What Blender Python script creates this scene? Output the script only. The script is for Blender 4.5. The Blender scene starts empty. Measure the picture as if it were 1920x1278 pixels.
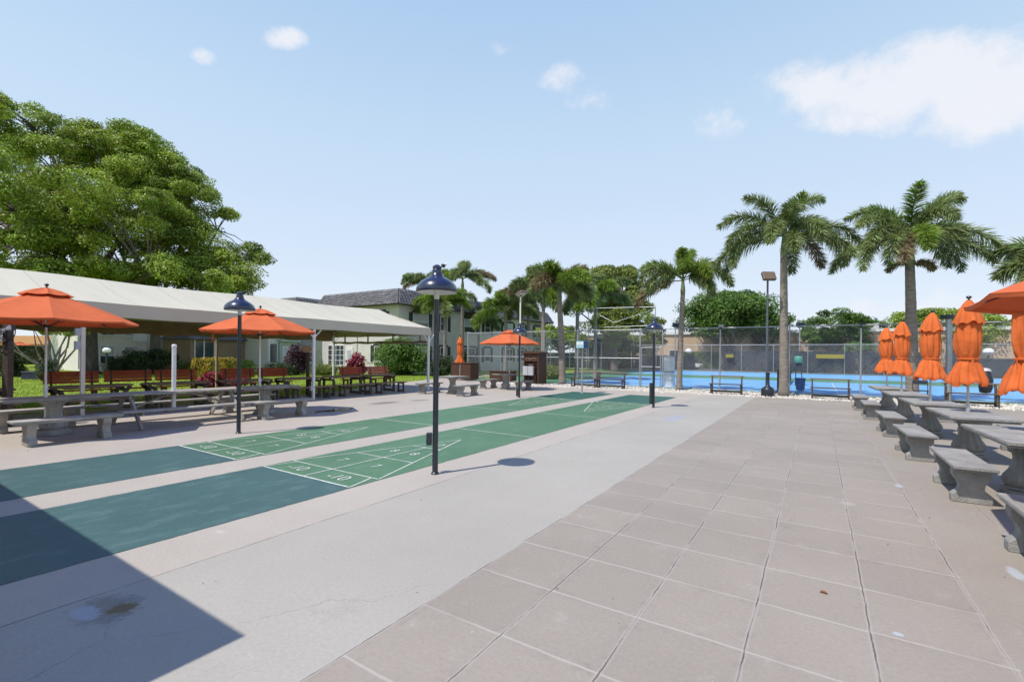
import bpy, bmesh, math, random
import numpy as np
from mathutils import Vector, Matrix, Quaternion
R = math.radians
random.seed(7)
rng = np.random.default_rng(11)
C = bpy.context.scene.collection
scene = bpy.context.scene

# ------------------------------------------------------------------ camera
YAW = 0.574
CAM_H = 1.65
FPX = 886.56
cam_d = bpy.data.cameras.new('camera')
cam = bpy.data.objects.new('camera', cam_d)
C.objects.link(cam)
cam_d.sensor_width = 36
cam_d.lens = 36 * FPX / 1920
cam_d.shift_y = 26.25 / 1920
cam_d.clip_start = 0.05
cam_d.clip_end = 3000
cam.location = (0, 0, CAM_H)
cam.rotation_euler = (Matrix.Rotation(YAW, 3, 'Z') @ Matrix.Rotation(R(90), 3, 'X') @ Matrix.Rotation(0.010, 3, 'Z')).to_euler()
scene.camera = cam

# ------------------------------------------------------------------ light
EL = R(61.5)
SD = Vector((.376 * math.cos(EL), .927 * math.cos(EL), -math.sin(EL)))      # way the sunlight travels
sun_d = bpy.data.lights.new('sun', 'SUN')
sun_d.energy = 4.7
sun_d.angle = R(0.53)
sun_d.color = (1.0, 0.94, 0.855)
sun = bpy.data.objects.new('sun', sun_d)
sun.rotation_euler = SD.to_track_quat('-Z', 'Y').to_euler()
C.objects.link(sun)

world = bpy.data.worlds.new('World')
scene.world = world
world.use_nodes = True
nt = world.node_tree
nt.nodes.clear()
def N(nt, t, **k):
    n = nt.nodes.new(t)
    for a, b in k.items():
        setattr(n, a, b)
    return n
w_out = N(nt, 'ShaderNodeOutputWorld')
bg = N(nt, 'ShaderNodeBackground')
bg.inputs['Strength'].default_value = 0.15
sky = N(nt, 'ShaderNodeTexSky', sky_type='NISHITA')
sky.sun_disc = False
sky.sun_elevation = EL
sky.sun_rotation = math.atan2(-.376, -.927) % (2 * math.pi)
sky.air_density = 1.0
sky.dust_density = .8
sky.ozone_density = 3.0
tc = N(nt, 'ShaderNodeTexCoord')

def cdir(px, py):
    """direction of a point of the sky"""
    U, V = px - 960, py - 639
    c, s = math.cos(.01), math.sin(.01)
    u = (c * U + s * V) / FPX
    v = (-s * U + c * V - 26.25) / FPX
    d = Vector((u * math.cos(YAW) - math.sin(YAW), u * math.sin(YAW) + math.cos(YAW), -v))
    return d.normalized()
# clouds: soft lobes round a few directions of the sky, broken up by noise
noi = N(nt, 'ShaderNodeTexNoise'); noi.inputs['Scale'].default_value = 9; noi.inputs['Detail'].default_value = 12; noi.inputs['Roughness'].default_value = .63
nt.links.new(tc.outputs['Generated'], noi.inputs['Vector'])
def M(nt, op, a, b=None, c=None, clamp=False):
    n = N(nt, 'ShaderNodeMath', operation=op, use_clamp=clamp)
    for i, x in enumerate((a, b, c)):
        if x is None: continue
        if isinstance(x, (int, float)): n.inputs[i].default_value = x
        else: nt.links.new(x, n.inputs[i])
    return n.outputs[0]
def lobe(px, py, rx, ry, amt):
    d = cdir(px, py)
    right = Vector((math.cos(YAW), math.sin(YAW), 0)).normalized()
    right = (right - d * right.dot(d)).normalized()
    up = d.cross(right) * -1
    def dot(v, k):
        n = N(nt, 'ShaderNodeVectorMath', operation='DOT_PRODUCT')
        nt.links.new(tc.outputs['Generated'], n.inputs[0]); n.inputs[1].default_value = tuple(v / k)
        return n.outputs['Value']
    a = dot(right, rx); b = dot(up, ry); f = dot(d, 1)
    q = M(nt, 'ADD', M(nt, 'MULTIPLY', a, a), M(nt, 'MULTIPLY', b, b))
    g = M(nt, 'SUBTRACT', 1.0, q)
    g = M(nt, 'MAXIMUM', M(nt, 'MULTIPLY', g, amt), -1.4)
    back = M(nt, 'LESS_THAN', f, 0.2)
    return M(nt, 'SUBTRACT', g, M(nt, 'MULTIPLY', back, 5.0))
tot = None
for args in ((1640, 175, .175, .055, 1.0), (1860, 165, .13, .075, 1.1), (1600, 225, .10, .03, .8), (1750, 90, .05, .02, .55), (1700, 150, .12, .07, .9), (1350, 230, .042, .03, .36), (1055, 155, .05, .024, .30),
             (1110, 190, .045, .012, .2), (530, 72, .036, .016, .48), (386, 106, .022, .014, .52), (950, 88, .030, .012, .25), (1700, 610, .3, .05, .5)):
    l = lobe(*args)
    tot = l if tot is None else M(nt, 'MAXIMUM', tot, l)
nz = M(nt, 'MULTIPLY', M(nt, 'SUBTRACT', noi.outputs['Fac'], .5), 3.0)
dens = M(nt, 'ADD', tot, nz)
ramp = N(nt, 'ShaderNodeMapRange', interpolation_type='SMOOTHSTEP')
ramp.inputs['From Min'].default_value = 0.0; ramp.inputs['From Max'].default_value = .85
nt.links.new(dens, ramp.inputs['Value'])
# pale sky gradient set by hand; it ends overhead so the shade deepens
sep = N(nt, 'ShaderNodeSeparateXYZ'); nt.links.new(tc.outputs['Generated'], sep.inputs[0])
veil = N(nt, 'ShaderNodeValToRGB'); ve = veil.color_ramp.elements
ve[0].position = 0; ve[0].color = (.92, .92, .92, 1); ve[1].position = .98; ve[1].color = (0, 0, 0, 1)
for p_, c_ in ((.35, .88), (.60, .84), (.78, .05)): q_ = ve.new(p_); q_.color = (c_, c_, c_, 1)
nt.links.new(sep.outputs['Z'], veil.inputs[0])
vm = N(nt, 'ShaderNodeMix', data_type='RGBA'); nt.links.new(veil.outputs[0], vm.inputs['Factor'])
zen = N(nt, 'ShaderNodeMapRange'); zen.inputs['From Min'].default_value = .60; zen.inputs['From Max'].default_value = .85; zen.inputs['To Max'].default_value = .85  # deep blue overhead, out of view, added to darken and cool the shade
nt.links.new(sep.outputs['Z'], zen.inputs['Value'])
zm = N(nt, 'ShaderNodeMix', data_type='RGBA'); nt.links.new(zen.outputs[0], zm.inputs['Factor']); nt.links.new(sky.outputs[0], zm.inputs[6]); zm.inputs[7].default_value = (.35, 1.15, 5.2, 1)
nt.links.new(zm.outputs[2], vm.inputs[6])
pale = N(nt, 'ShaderNodeValToRGB'); pe = pale.color_ramp.elements
pe[0].position = 0; pe[0].color = (.86, .92, 1.0, 1); pe[1].position = .62; pe[1].color = (.46, .665, .94, 1)
q_ = pe.new(.22); q_.color = (.70, .83, 1.0, 1); q_ = pe.new(.42); q_.color = (.60, .78, .98, 1)
nt.links.new(sep.outputs['Z'], pale.inputs[0])
pb = N(nt, 'ShaderNodeVectorMath', operation='SCALE'); pb.inputs['Scale'].default_value = 6.6; nt.links.new(pale.outputs[0], pb.inputs[0])
nt.links.new(pb.outputs[0], vm.inputs[7])
cm = N(nt, 'ShaderNodeMix', data_type='RGBA')
nt.links.new(M(nt, 'MULTIPLY', ramp.outputs[0], .82), cm.inputs['Factor']); nt.links.new(vm.outputs[2], cm.inputs[6])
cm.inputs[7].default_value = (6.1, 6.1, 6.4, 1)
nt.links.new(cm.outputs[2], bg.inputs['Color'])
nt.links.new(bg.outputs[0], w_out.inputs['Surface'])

scene.view_settings.view_transform = 'Standard'
scene.view_settings.look = 'None'
scene.view_settings.exposure = 0.0
scene.view_settings.gamma = 1
try: scene.view_settings.use_curve_mapping = False
except Exception: pass
scene.cycles.max_bounces = 6
scene.cycles.transparent_max_bounces = 12

# ------------------------------------------------------------------ tagging
def tag(o, label=None, cat=None, group=None, kind=None):
    if label: o['label'] = label
    if cat: o['category'] = cat
    if group: o['group'] = group
    if kind: o['kind'] = kind
    return o
def empty(name, loc=(0, 0, 0), rz=0, label=None, cat=None, group=None):
    o = bpy.data.objects.new(name, None); C.objects.link(o)
    o.location = loc; o.rotation_euler = (0, 0, rz); o.empty_display_size = .2
    return tag(o, label, cat, group)
def copy_tree(o, loc=None, rz=None, label=None, parent=None, scale=None):
    kids = [c for c in C.objects if c.parent == o]
    c = o.copy(); C.objects.link(c)
    if parent: c.parent = parent
    for k in kids: copy_tree(k, parent=c)
    if loc is not None: c.location = loc
    if rz is not None: c.rotation_euler = (0, 0, rz)
    if scale is not None: c.scale = (scale,) * 3
    if label: c['label'] = label
    return c

# ------------------------------------------------------------------ materials
MATS = {}
def mat(name, col, rough=.7, var=.12, scale=6, metal=0, bump=.0, bscale=None, trans=0, spec=.5, col2=None, stretch=None, coat=0, island=0):
    m = bpy.data.materials.new(name); m.use_nodes = True
    t = m.node_tree; b = t.nodes['Principled BSDF']
    b.inputs['Roughness'].default_value = rough; b.inputs['Metallic'].default_value = metal
    b.inputs['Specular IOR Level'].default_value = spec
    b.inputs['Coat Weight'].default_value = coat
    tcn = N(t, 'ShaderNodeTexCoord'); mp = N(t, 'ShaderNodeMapping')
    oi = N(t, 'ShaderNodeObjectInfo')
    add = N(t, 'ShaderNodeVectorMath', operation='ADD')
    ml = N(t, 'ShaderNodeVectorMath', operation='SCALE'); t.links.new(oi.outputs['Location'], ml.inputs[0]); ml.inputs['Scale'].default_value = 1.0
    t.links.new(tcn.outputs['Object'], add.inputs[0]); t.links.new(ml.outputs[0], add.inputs[1])
    t.links.new(add.outputs[0], mp.inputs['Vector'])
    if stretch: mp.inputs['Scale'].default_value = stretch
    n1 = N(t, 'ShaderNodeTexNoise'); n1.inputs['Scale'].default_value = scale; n1.inputs['Detail'].default_value = 6; n1.inputs['Roughness'].default_value = .65
    t.links.new(mp.outputs[0], n1.inputs['Vector'])
    cr = N(t, 'ShaderNodeValToRGB')
    c = Vector(col); c2 = Vector(col2) if col2 else c * (1 + var)
    lo = c * (1 - var)
    cr.color_ramp.elements[0].position = .3; cr.color_ramp.elements[0].color = (*lo, 1)
    cr.color_ramp.elements[1].position = .7; cr.color_ramp.elements[1].color = (*c2, 1)
    t.links.new(n1.outputs['Fac'], cr.inputs[0])
    colout = cr.outputs[0]
    if island:
        g = N(t, 'ShaderNodeNewGeometry'); hs = N(t, 'ShaderNodeHueSaturation')
        mr = N(t, 'ShaderNodeMapRange'); mr.inputs['To Min'].default_value = 1 - island; mr.inputs['To Max'].default_value = 1 + island
        t.links.new(g.outputs['Random Per Island'], mr.inputs['Value']); t.links.new(mr.outputs[0], hs.inputs['Value'])
        mr2 = N(t, 'ShaderNodeMapRange'); mr2.inputs['To Min'].default_value = .5 - island * .08; mr2.inputs['To Max'].default_value = .5 + island * .06
        t.links.new(g.outputs['Random Per Island'], mr2.inputs['Value']); t.links.new(mr2.outputs[0], hs.inputs['Hue'])
        t.links.new(colout, hs.inputs['Color']); colout = hs.outputs[0]
    t.links.new(colout, b.inputs['Base Color'])
    if bump:
        n2 = N(t, 'ShaderNodeTexNoise'); n2.inputs['Scale'].default_value = bscale or scale * 8; n2.inputs['Detail'].default_value = 4
        t.links.new(mp.outputs[0], n2.inputs['Vector'])
        bm_ = N(t, 'ShaderNodeBump'); bm_.inputs['Strength'].default_value = bump; bm_.inputs['Distance'].default_value = .02
        t.links.new(n2.outputs['Fac'], bm_.inputs['Height']); t.links.new(bm_.outputs[0], b.inputs['Normal'])
    if trans:
        tr = N(t, 'ShaderNodeBsdfTranslucent'); t.links.new(colout, tr.inputs['Color'])
        mx = N(t, 'ShaderNodeMixShader'); mx.inputs[0].default_value = trans
        out = t.nodes['Material Output']
        t.links.new(b.outputs[0], mx.inputs[1]); t.links.new(tr.outputs[0], mx.inputs[2]); t.links.new(mx.outputs[0], out.inputs['Surface'])
    MATS[name] = m
    return m
m_orange = mat('orange canvas', (.70, .178, .070), .85, .07, 5, bump=.15, bscale=9, trans=.26, spec=.2)
m_closed = mat('faded orange canvas', (.69, .160, .042), .85, .14, 4, bump=.35, bscale=9, trans=.12, spec=.2)
m_tent = mat('cream vinyl', (.56, .53, .415), .6, .07, .5, trans=.06, stretch=(.5, 3, 1))
m_tentv = mat('grey cream vinyl', (.54, .50, .41), .65, .05, 1.2, trans=.05)
m_curtain = mat('tan curtain vinyl', (.36, .25, .13), .6, .2, 2.5, trans=.25, bump=.3, bscale=6)
m_white = mat('white enamel', (.78, .77, .76), .45, .06, 9)
m_post = mat('cream painted steel', (.72, .66, .58), .5, .08, 9)
m_black = mat('black painted steel', (.016, .019, .028), .38, .3, 12, coat=.3)
m_navy = mat('navy enamel', (.018, .024, .055), .28, .15, 10, coat=.6)
m_glass = mat('frosted glass', (.75, .78, .76), .35, .05, 9, trans=.3)
m_conc = mat('grey painted concrete', (.275, .268, .250), .8, .26, 3.2, bump=.6, bscale=45, spec=.3)
m_concl = mat('weathered concrete', (.34, .325, .30), .85, .30, 3, bump=.6, bscale=40, spec=.3)
m_gwood = mat('grey weathered timber', (.34, .315, .285), .85, .22, 3, bump=.6, bscale=14, stretch=(6, 1, 6))
m_brown = mat('dark brown timber', (.085, .060, .048), .65, .35, 3, bump=.4, bscale=14, stretch=(5, 1, 5))
m_btop = mat('worn brown timber', (.23, .135, .10), .6, .3, 3, bump=.4, bscale=14, stretch=(5, 1, 5))
m_red = mat('red brown slats', (.52, .085, .038), .6, .22, 4, bump=.3, stretch=(5, 1, 5))
m_cab = mat('dark stained cedar', (.085, .038, .022), .6, .4, 4, bump=.6, bscale=20, stretch=(8, 8, 1))
m_grey = mat('grey metal panel', (.46, .46, .50), .5, .08, 5)
m_galv = mat('galvanised steel', (.42, .43, .45), .45, .15, 14, metal=.5)
m_wire = mat('chain link wire', (.36, .37, .39), .5, .1, 14, metal=.4)
m_alu = mat('brushed aluminium', (.5, .5, .5), .4, .1, 10, metal=.6)
m_tan = mat('tan flood housing', (.17, .13, .10), .5, .1, 6)
m_bark = mat('grey palm bark', (.27, .235, .20), .95, .35, 3, bump=.9, bscale=22, stretch=(1, 1, 5))
m_bark2 = mat('dark tree bark', (.12, .10, .085), .95, .35, 3, bump=.9, bscale=14, stretch=(3, 3, .7))
m_shaft = mat('green crownshaft', (.16, .20, .09), .6, .25, 3)
m_frond = mat('palm leaf', (.125, .195, .055), .5, .4, 1.2, col2=(.34, .42, .15), trans=.28, island=.45)
m_frondy = mat('young palm leaf', (.14, .25, .03), .5, .3, 1.2, col2=(.30, .42, .06), trans=.35, island=.4)
m_frondd = mat('drying palm leaf', (.19, .15, .07), .7, .3, 1.2, col2=(.36, .30, .15), trans=.25, island=.4)
m_leafA = mat('bright green leaf', (.14, .245, .02), .5, .45, .30, col2=(.42, .54, .06), trans=.30, island=.45)
m_leafB = mat('deep green leaf', (.055, .13, .014), .55, .35, .45, col2=(.16, .29, .035), trans=.28, island=.45)
m_leafC = mat('olive green leaf', (.105, .165, .026), .6, .35, .45, col2=(.29, .34, .06), trans=.28, island=.45)
m_hedge = mat('dark hedge leaf', (.026, .050, .014), .6, .35, .8, col2=(.055, .10, .022), trans=.2, island=.45)
m_croton = mat('yellow croton leaf', (.10, .16, .015), .6, .3, 2.2, col2=(.62, .42, .04), trans=.2, island=.4)
m_ti = mat('crimson ti leaf', (.22, .02, .035), .5, .3, 3, col2=(.42, .05, .09), trans=.25, island=.4)
m_dkred = mat('dark plum leaf', (.035, .012, .018), .5, .3, 3, col2=(.09, .02, .03), trans=.2, island=.4)
m_wall = mat('cream stucco', (.62, .60, .56), .9, .08, 1, bump=.3, bscale=60)
m_wallw = mat('white stucco', (.74, .72, .68), .9, .05, 2, bump=.3, bscale=60)
m_wallg = mat('pale green stucco', (.40, .50, .44), .9, .06, 2, bump=.3, bscale=60)
m_wallt = mat('tan block wall', (.56, .41, .28), .9, .08, 1.2, bump=.3, bscale=40)
m_wallb = mat('brown stucco', (.30, .215, .14), .9, .08, 1.2, bump=.3, bscale=40)
m_tile = mat('grey cement roof tile', (.15, .148, .158), .85, .2, 2, bump=.6, bscale=18, island=.22)
m_dark = mat('dark shutter', (.035, .045, .05), .6, .2, 6)
m_pane = mat('window glass', (.05, .065, .08), .08, .3, 1.5, spec=.8)
m_blind = mat('white window blind', (.48, .52, .56), .25, .1, 3)
m_screen = mat('dark windscreen fabric', (.028, .033, .040), .9, .4, .7)
m_yellow = mat('yellow sign paint', (.34, .27, .04), .6, .1, 8)
m_teal = mat('teal sign paint', (.22, .52, .60), .5, .1, 8)
m_blue = mat('blue sign paint', (.02, .06, .20), .5, .1, 8)
m_ubox = mat('blue black plastic', (.02, .025, .06), .5, .2, 6)
m_barrel = mat('white plastic barrel', (.85, .85, .86), .5, .10, 5)
m_tyre = mat('tyre rubber', (.02, .02, .02), .9, .2, 6)
m_cardk = mat('dark car paint', (.02, .028, .045), .25, .1, 3, coat=.8)
m_carw = mat('white car paint', (.7, .7, .7), .3, .03, 3, coat=.8)
m_carr = mat('red lamp plastic', (.5, .02, .02), .3, .03, 3)
m_awn = mat('ochre canvas', (.45, .24, .07), .8, .1, 2, trans=.2)
m_pebble = mat('white pebble', (.62, .58, .52), .8, .2, 6, island=.3)
m_grassb = mat('grass blade', (.19, .31, .028), .7, .3, .5, col2=(.33, .46, .06), trans=.3, island=.4)
m_brass = mat('cut paper kraft', (.22, .085, .04), .8, .1, 9)

# ------------------------------------------------------------------ mesh builder
class MB:
    def __init__(s): s.v = []; s.f = []; s.m = []
    def add(s, vs, fs, mi=0):
        o = len(s.v); s.v += [tuple(p) for p in vs]; s.f += [tuple(i + o for i in f) for f in fs]; s.m += [mi] * len(fs)
    def box(s, c, d, rz=0, rot=None, mi=0, taper=1):
        x, y, z = d[0] / 2, d[1] / 2, d[2] / 2
        vs = [Vector((a * x * (taper if k > 0 else 1), b * y * (taper if k > 0 else 1), k * z)) for k in (-1, 1) for a, b in ((-1, -1), (1, -1), (1, 1), (-1, 1))]
        q = rot if rot is not None else Matrix.Rotation(rz, 3, 'Z')
        vs = [q @ p + Vector(c) for p in vs]
        s.add(vs, [(3, 2, 1, 0), (4, 5, 6, 7), (0, 1, 5, 4), (1, 2, 6, 5), (2, 3, 7, 6), (3, 0, 4, 7)], mi)
    def bar(s, a, b, w, h=None, mi=0):
        """rectangular bar from a to b: w sideways, h upwards"""
        a, b = Vector(a), Vector(b); h = h or w
        d = (b - a).normalized(); up = Vector((0, 0, 1)) if abs(d.z) < .98 else Vector((1, 0, 0))
        sd = d.cross(up).normalized(); u = sd.cross(d)
        vs = [p + sd * i * w / 2 + u * j * h / 2 for p in (a, b) for i, j in ((-1, -1), (1, -1), (1, 1), (-1, 1))]
        s.add(vs, [(3, 2, 1, 0), (4, 5, 6, 7), (0, 1, 5, 4), (1, 2, 6, 5), (2, 3, 7, 6), (3, 0, 4, 7)], mi)
    def path(s, pts, rad, n=8, mi=0, caps=True):
        pts = [Vector(p) for p in pts]
        if not isinstance(rad, (list, tuple)): rad = [rad] * len(pts)
        vs = []; up = None
        for i, p in enumerate(pts):
            d = (pts[min(i + 1, len(pts) - 1)] - pts[max(i - 1, 0)]).normalized()
            if up is None: up = Vector((1, 0, 0)) if abs(d.z) > .8 else Vector((0, 0, 1))
            a = d.cross(up)
            if a.length < 1e-4: a = d.cross(Vector((0, 1, 0)))
            a.normalize(); b = d.cross(a).normalized(); up = b.cross(d) * 1.0 if False else up
            for k in range(n):
                t = 2 * math.pi * k / n
                vs.append(p + (a * math.cos(t) + b * math.sin(t)) * rad[i])
        fs = [(i * n + k, i * n + (k + 1) % n, (i + 1) * n + (k + 1) % n, (i + 1) * n + k) for i in range(len(pts) - 1) for k in range(n)]
        if caps: fs += [tuple(range(n))[::-1], tuple((len(pts) - 1) * n + k for k in range(n))]
        s.add(vs, fs, mi)
    def lathe(s, prof, c=(0, 0, 0), n=24, mi=0, mod=None, caps=True, sq=None):
        vs = []
        for r_, z in prof:
            for k in range(n):
                t = 2 * math.pi * k / n
                rr = r_ * (mod(t, z) if mod else 1)
                vs.append((c[0] + rr * math.cos(t), c[1] + rr * math.sin(t), c[2] + z))
        L = len(prof)
        fs = [(i * n + k, i * n + (k + 1) % n, (i + 1) * n + (k + 1) % n, (i + 1) * n + k) for i in range(L - 1) for k in range(n)]
        if caps: fs += [tuple(range(n))[::-1], tuple((L - 1) * n + k for k in range(n))]
        s.add(vs, fs, mi)
    def prism(s, poly, o, ux, uy, uz, t, mi=0):
        """2-d outline (ux,uy) pushed out by t along uz, centred"""
        o, ux, uy, uz = Vector(o), Vector(ux), Vector(uy), Vector(uz)
        n = len(poly)
        vs = [o + ux * x + uy * y + uz * (k * t / 2) for k in (-1, 1) for x, y in poly]
        fs = [tuple(range(n))[::-1], tuple(range(n, 2 * n))] + [(i, (i + 1) % n, n + (i + 1) % n, n + i) for i in range(n)]
        s.add(vs, fs, mi)
    def build(s, name, mats, parent=None, smooth=False, bevel=0, seg=1, fixn=False):
        me = bpy.data.meshes.new(name); me.from_pydata(s.v, [], s.f)
        if not isinstance(mats, (list, tuple)): mats = [mats]
        for m in mats: me.materials.append(m)
        if len(mats) > 1: me.polygons.foreach_set('material_index', s.m)
        b = bmesh.new(); b.from_mesh(me)
        if fixn: bmesh.ops.recalc_face_normals(b, faces=b.faces)
        if bevel:
            es = [e for e in b.edges if len(e.link_faces) == 2 and e.calc_face_angle(0) > .5]
            bmesh.ops.bevel(b, geom=es, offset=bevel, segments=seg, affect='EDGES', clamp_overlap=True)
        b.to_mesh(me); b.free()
        if smooth:
            me.polygons.foreach_set('use_smooth', [True] * len(me.polygons))
            if smooth != 'all':
                try: me.set_sharp_from_angle(angle=R(38))
                except Exception: pass
        o = bpy.data.objects.new(name, me); C.objects.link(o)
        if parent: o.parent = parent
        return o

def quads_mesh(name, P, m, parent=None, tri=False):
    """P: (n,4,3) array of quads"""
    n, k = P.shape[0], P.shape[1]
    me = bpy.data.meshes.new(name)
    me.vertices.add(n * k); me.vertices.foreach_set('co', P.reshape(-1).astype(np.float32))
    me.loops.add(n * k); me.loops.foreach_set('vertex_index', np.arange(n * k, dtype=np.int32))
    me.polygons.add(n); me.polygons.foreach_set('loop_start', np.arange(0, n * k, k, dtype=np.int32))
    me.materials.append(m); me.update(calc_edges=True)
    o = bpy.data.objects.new(name, me); C.objects.link(o)
    if parent: o.parent = parent
    return o
def unit(a): return a / np.maximum(np.linalg.norm(a, axis=-1, keepdims=True), 1e-9)
def leaf_quads(P, Nn, size, asp=.55):
    n = len(P); rnd = unit(rng.normal(size=(n, 3)))
    t = unit(np.cross(Nn, rnd)); b = np.cross(Nn, t); s = size[:, None] if np.ndim(size) else size
    return np.stack([P - t * s, P + b * s * asp + Nn * s * .12, P + t * s, P - b * s * asp + Nn * s * .12], 1)

def site(px, py, z=0):
    """ground place (metres) of a point seen in the survey photo"""
    U, V = px - 960, py - 639
    c, s = math.cos(.01), math.sin(.01)
    u = c * U + s * V; v = -s * U + c * V
    Y = FPX * (CAM_H - z) / (v - 26.25); X = u / FPX * Y
    return X * math.cos(YAW) - Y * math.sin(YAW), X * math.sin(YAW) + Y * math.cos(YAW)
def onrow(px, a=None, r=None):
    """where the sight line at photo column px crosses the line y=a or x=r of the site"""
    k = (px - 960) / FPX
    q = (k * math.cos(YAW) - math.sin(YAW), k * math.sin(YAW) + math.cos(YAW))
    Y = a / q[1] if a is not None else r / q[0]
    return q[0] * Y, q[1] * Y, Y
def zat(py, Y, px=960):
    return CAM_H - (py - 665.25 - .01 * (px - 960)) / FPX * Y

# ================================================================== the ground
def structure(o): o['kind'] = 'structure'; return o
def sheet(name, poly, z, m, thick=0):
    b = MB(); n = len(poly)
    if thick:
        vs = [(x, y, z) for x, y in poly] + [(x, y, z - thick) for x, y in poly]
        b.add(vs, [tuple(range(n))] + [(i, i + n, (i + 1) % n + n, (i + 1) % n) for i in range(n)])
    else: b.add([(x, y, z) for x, y in poly], [tuple(range(n))])
    o = b.build(name, m)
    return structure(o)
def rect(x0, y0, x1, y1): return [(x0, y0), (x1, y0), (x1, y1), (x0, y1)]

def ground_mat(name, fn):
    m = bpy.data.materials.new(name); m.use_nodes = True
    t = m.node_tree; b = t.nodes['Principled BSDF']
    g = N(t, 'ShaderNodeNewGeometry')
    fn(t, b, g.outputs['Position'])
    return m
def nnoise(t, vec, scale, detail=6, rough=.6, stretch=None):
    if stretch:
        mp = N(t, 'ShaderNodeMapping'); mp.inputs['Scale'].default_value = stretch; t.links.new(vec, mp.inputs['Vector']); vec = mp.outputs[0]
    n = N(t, 'ShaderNodeTexNoise'); n.inputs['Scale'].default_value = scale; n.inputs['Detail'].default_value = detail; n.inputs['Roughness'].default_value = rough
    t.links.new(vec, n.inputs['Vector']); return n.outputs['Fac']
def sstep(t, v, a, b, lo=0, hi=1):
    n = N(t, 'ShaderNodeMapRange', interpolation_type='SMOOTHSTEP')
    n.inputs['From Min'].default_value = a; n.inputs['From Max'].default_value = b
    n.inputs['To Min'].default_value = lo; n.inputs['To Max'].default_value = hi
    t.links.new(v, n.inputs['Value']); return n.outputs[0]
def mix(t, f, a, b):
    n = N(t, 'ShaderNodeMix', data_type='RGBA')
    if isinstance(f, (int, float)): n.inputs['Factor'].default_value = f
    else: t.links.new(f, n.inputs['Factor'])
    for i, x in ((6, a), (7, b)):
        if isinstance(x, tuple): n.inputs[i].default_value = (*x, 1)
        else: t.links.new(x, n.inputs[i])
    return n.outputs[2]
def scalecol(t, c, f):
    n = N(t, 'ShaderNodeVectorMath', operation='SCALE'); t.links.new(c, n.inputs[0]); t.links.new(f, n.inputs['Scale']); return n.outputs[0]

def lawn_fn(t, b, P):
    a = nnoise(t, P, .35, 5); c = nnoise(t, P, 5, 8, .7); d = nnoise(t, P, 60, 4, .7)
    col = mix(t, sstep(t, a, .35, .65), (.20, .30, .030), (.30, .42, .05))
    col = mix(t, sstep(t, c, .35, .75), col, (.38, .46, .07))
    col = scalecol(t, col, sstep(t, d, .2, .8, .6, 1.25))
    t.links.new(col, b.inputs['Base Color']); b.inputs['Roughness'].default_value = .95; b.inputs['Specular IOR Level'].default_value = .1
    bp = N(t, 'ShaderNodeBump'); bp.inputs['Strength'].default_value = .8; bp.inputs['Distance'].default_value = .06
    t.links.new(d, bp.inputs['Height']); t.links.new(bp.outputs[0], b.inputs['Normal'])
lawn = sheet('lawn', rect(-500, -300, 500, 700), -.03, ground_mat('lawn grass', lawn_fn))

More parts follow.
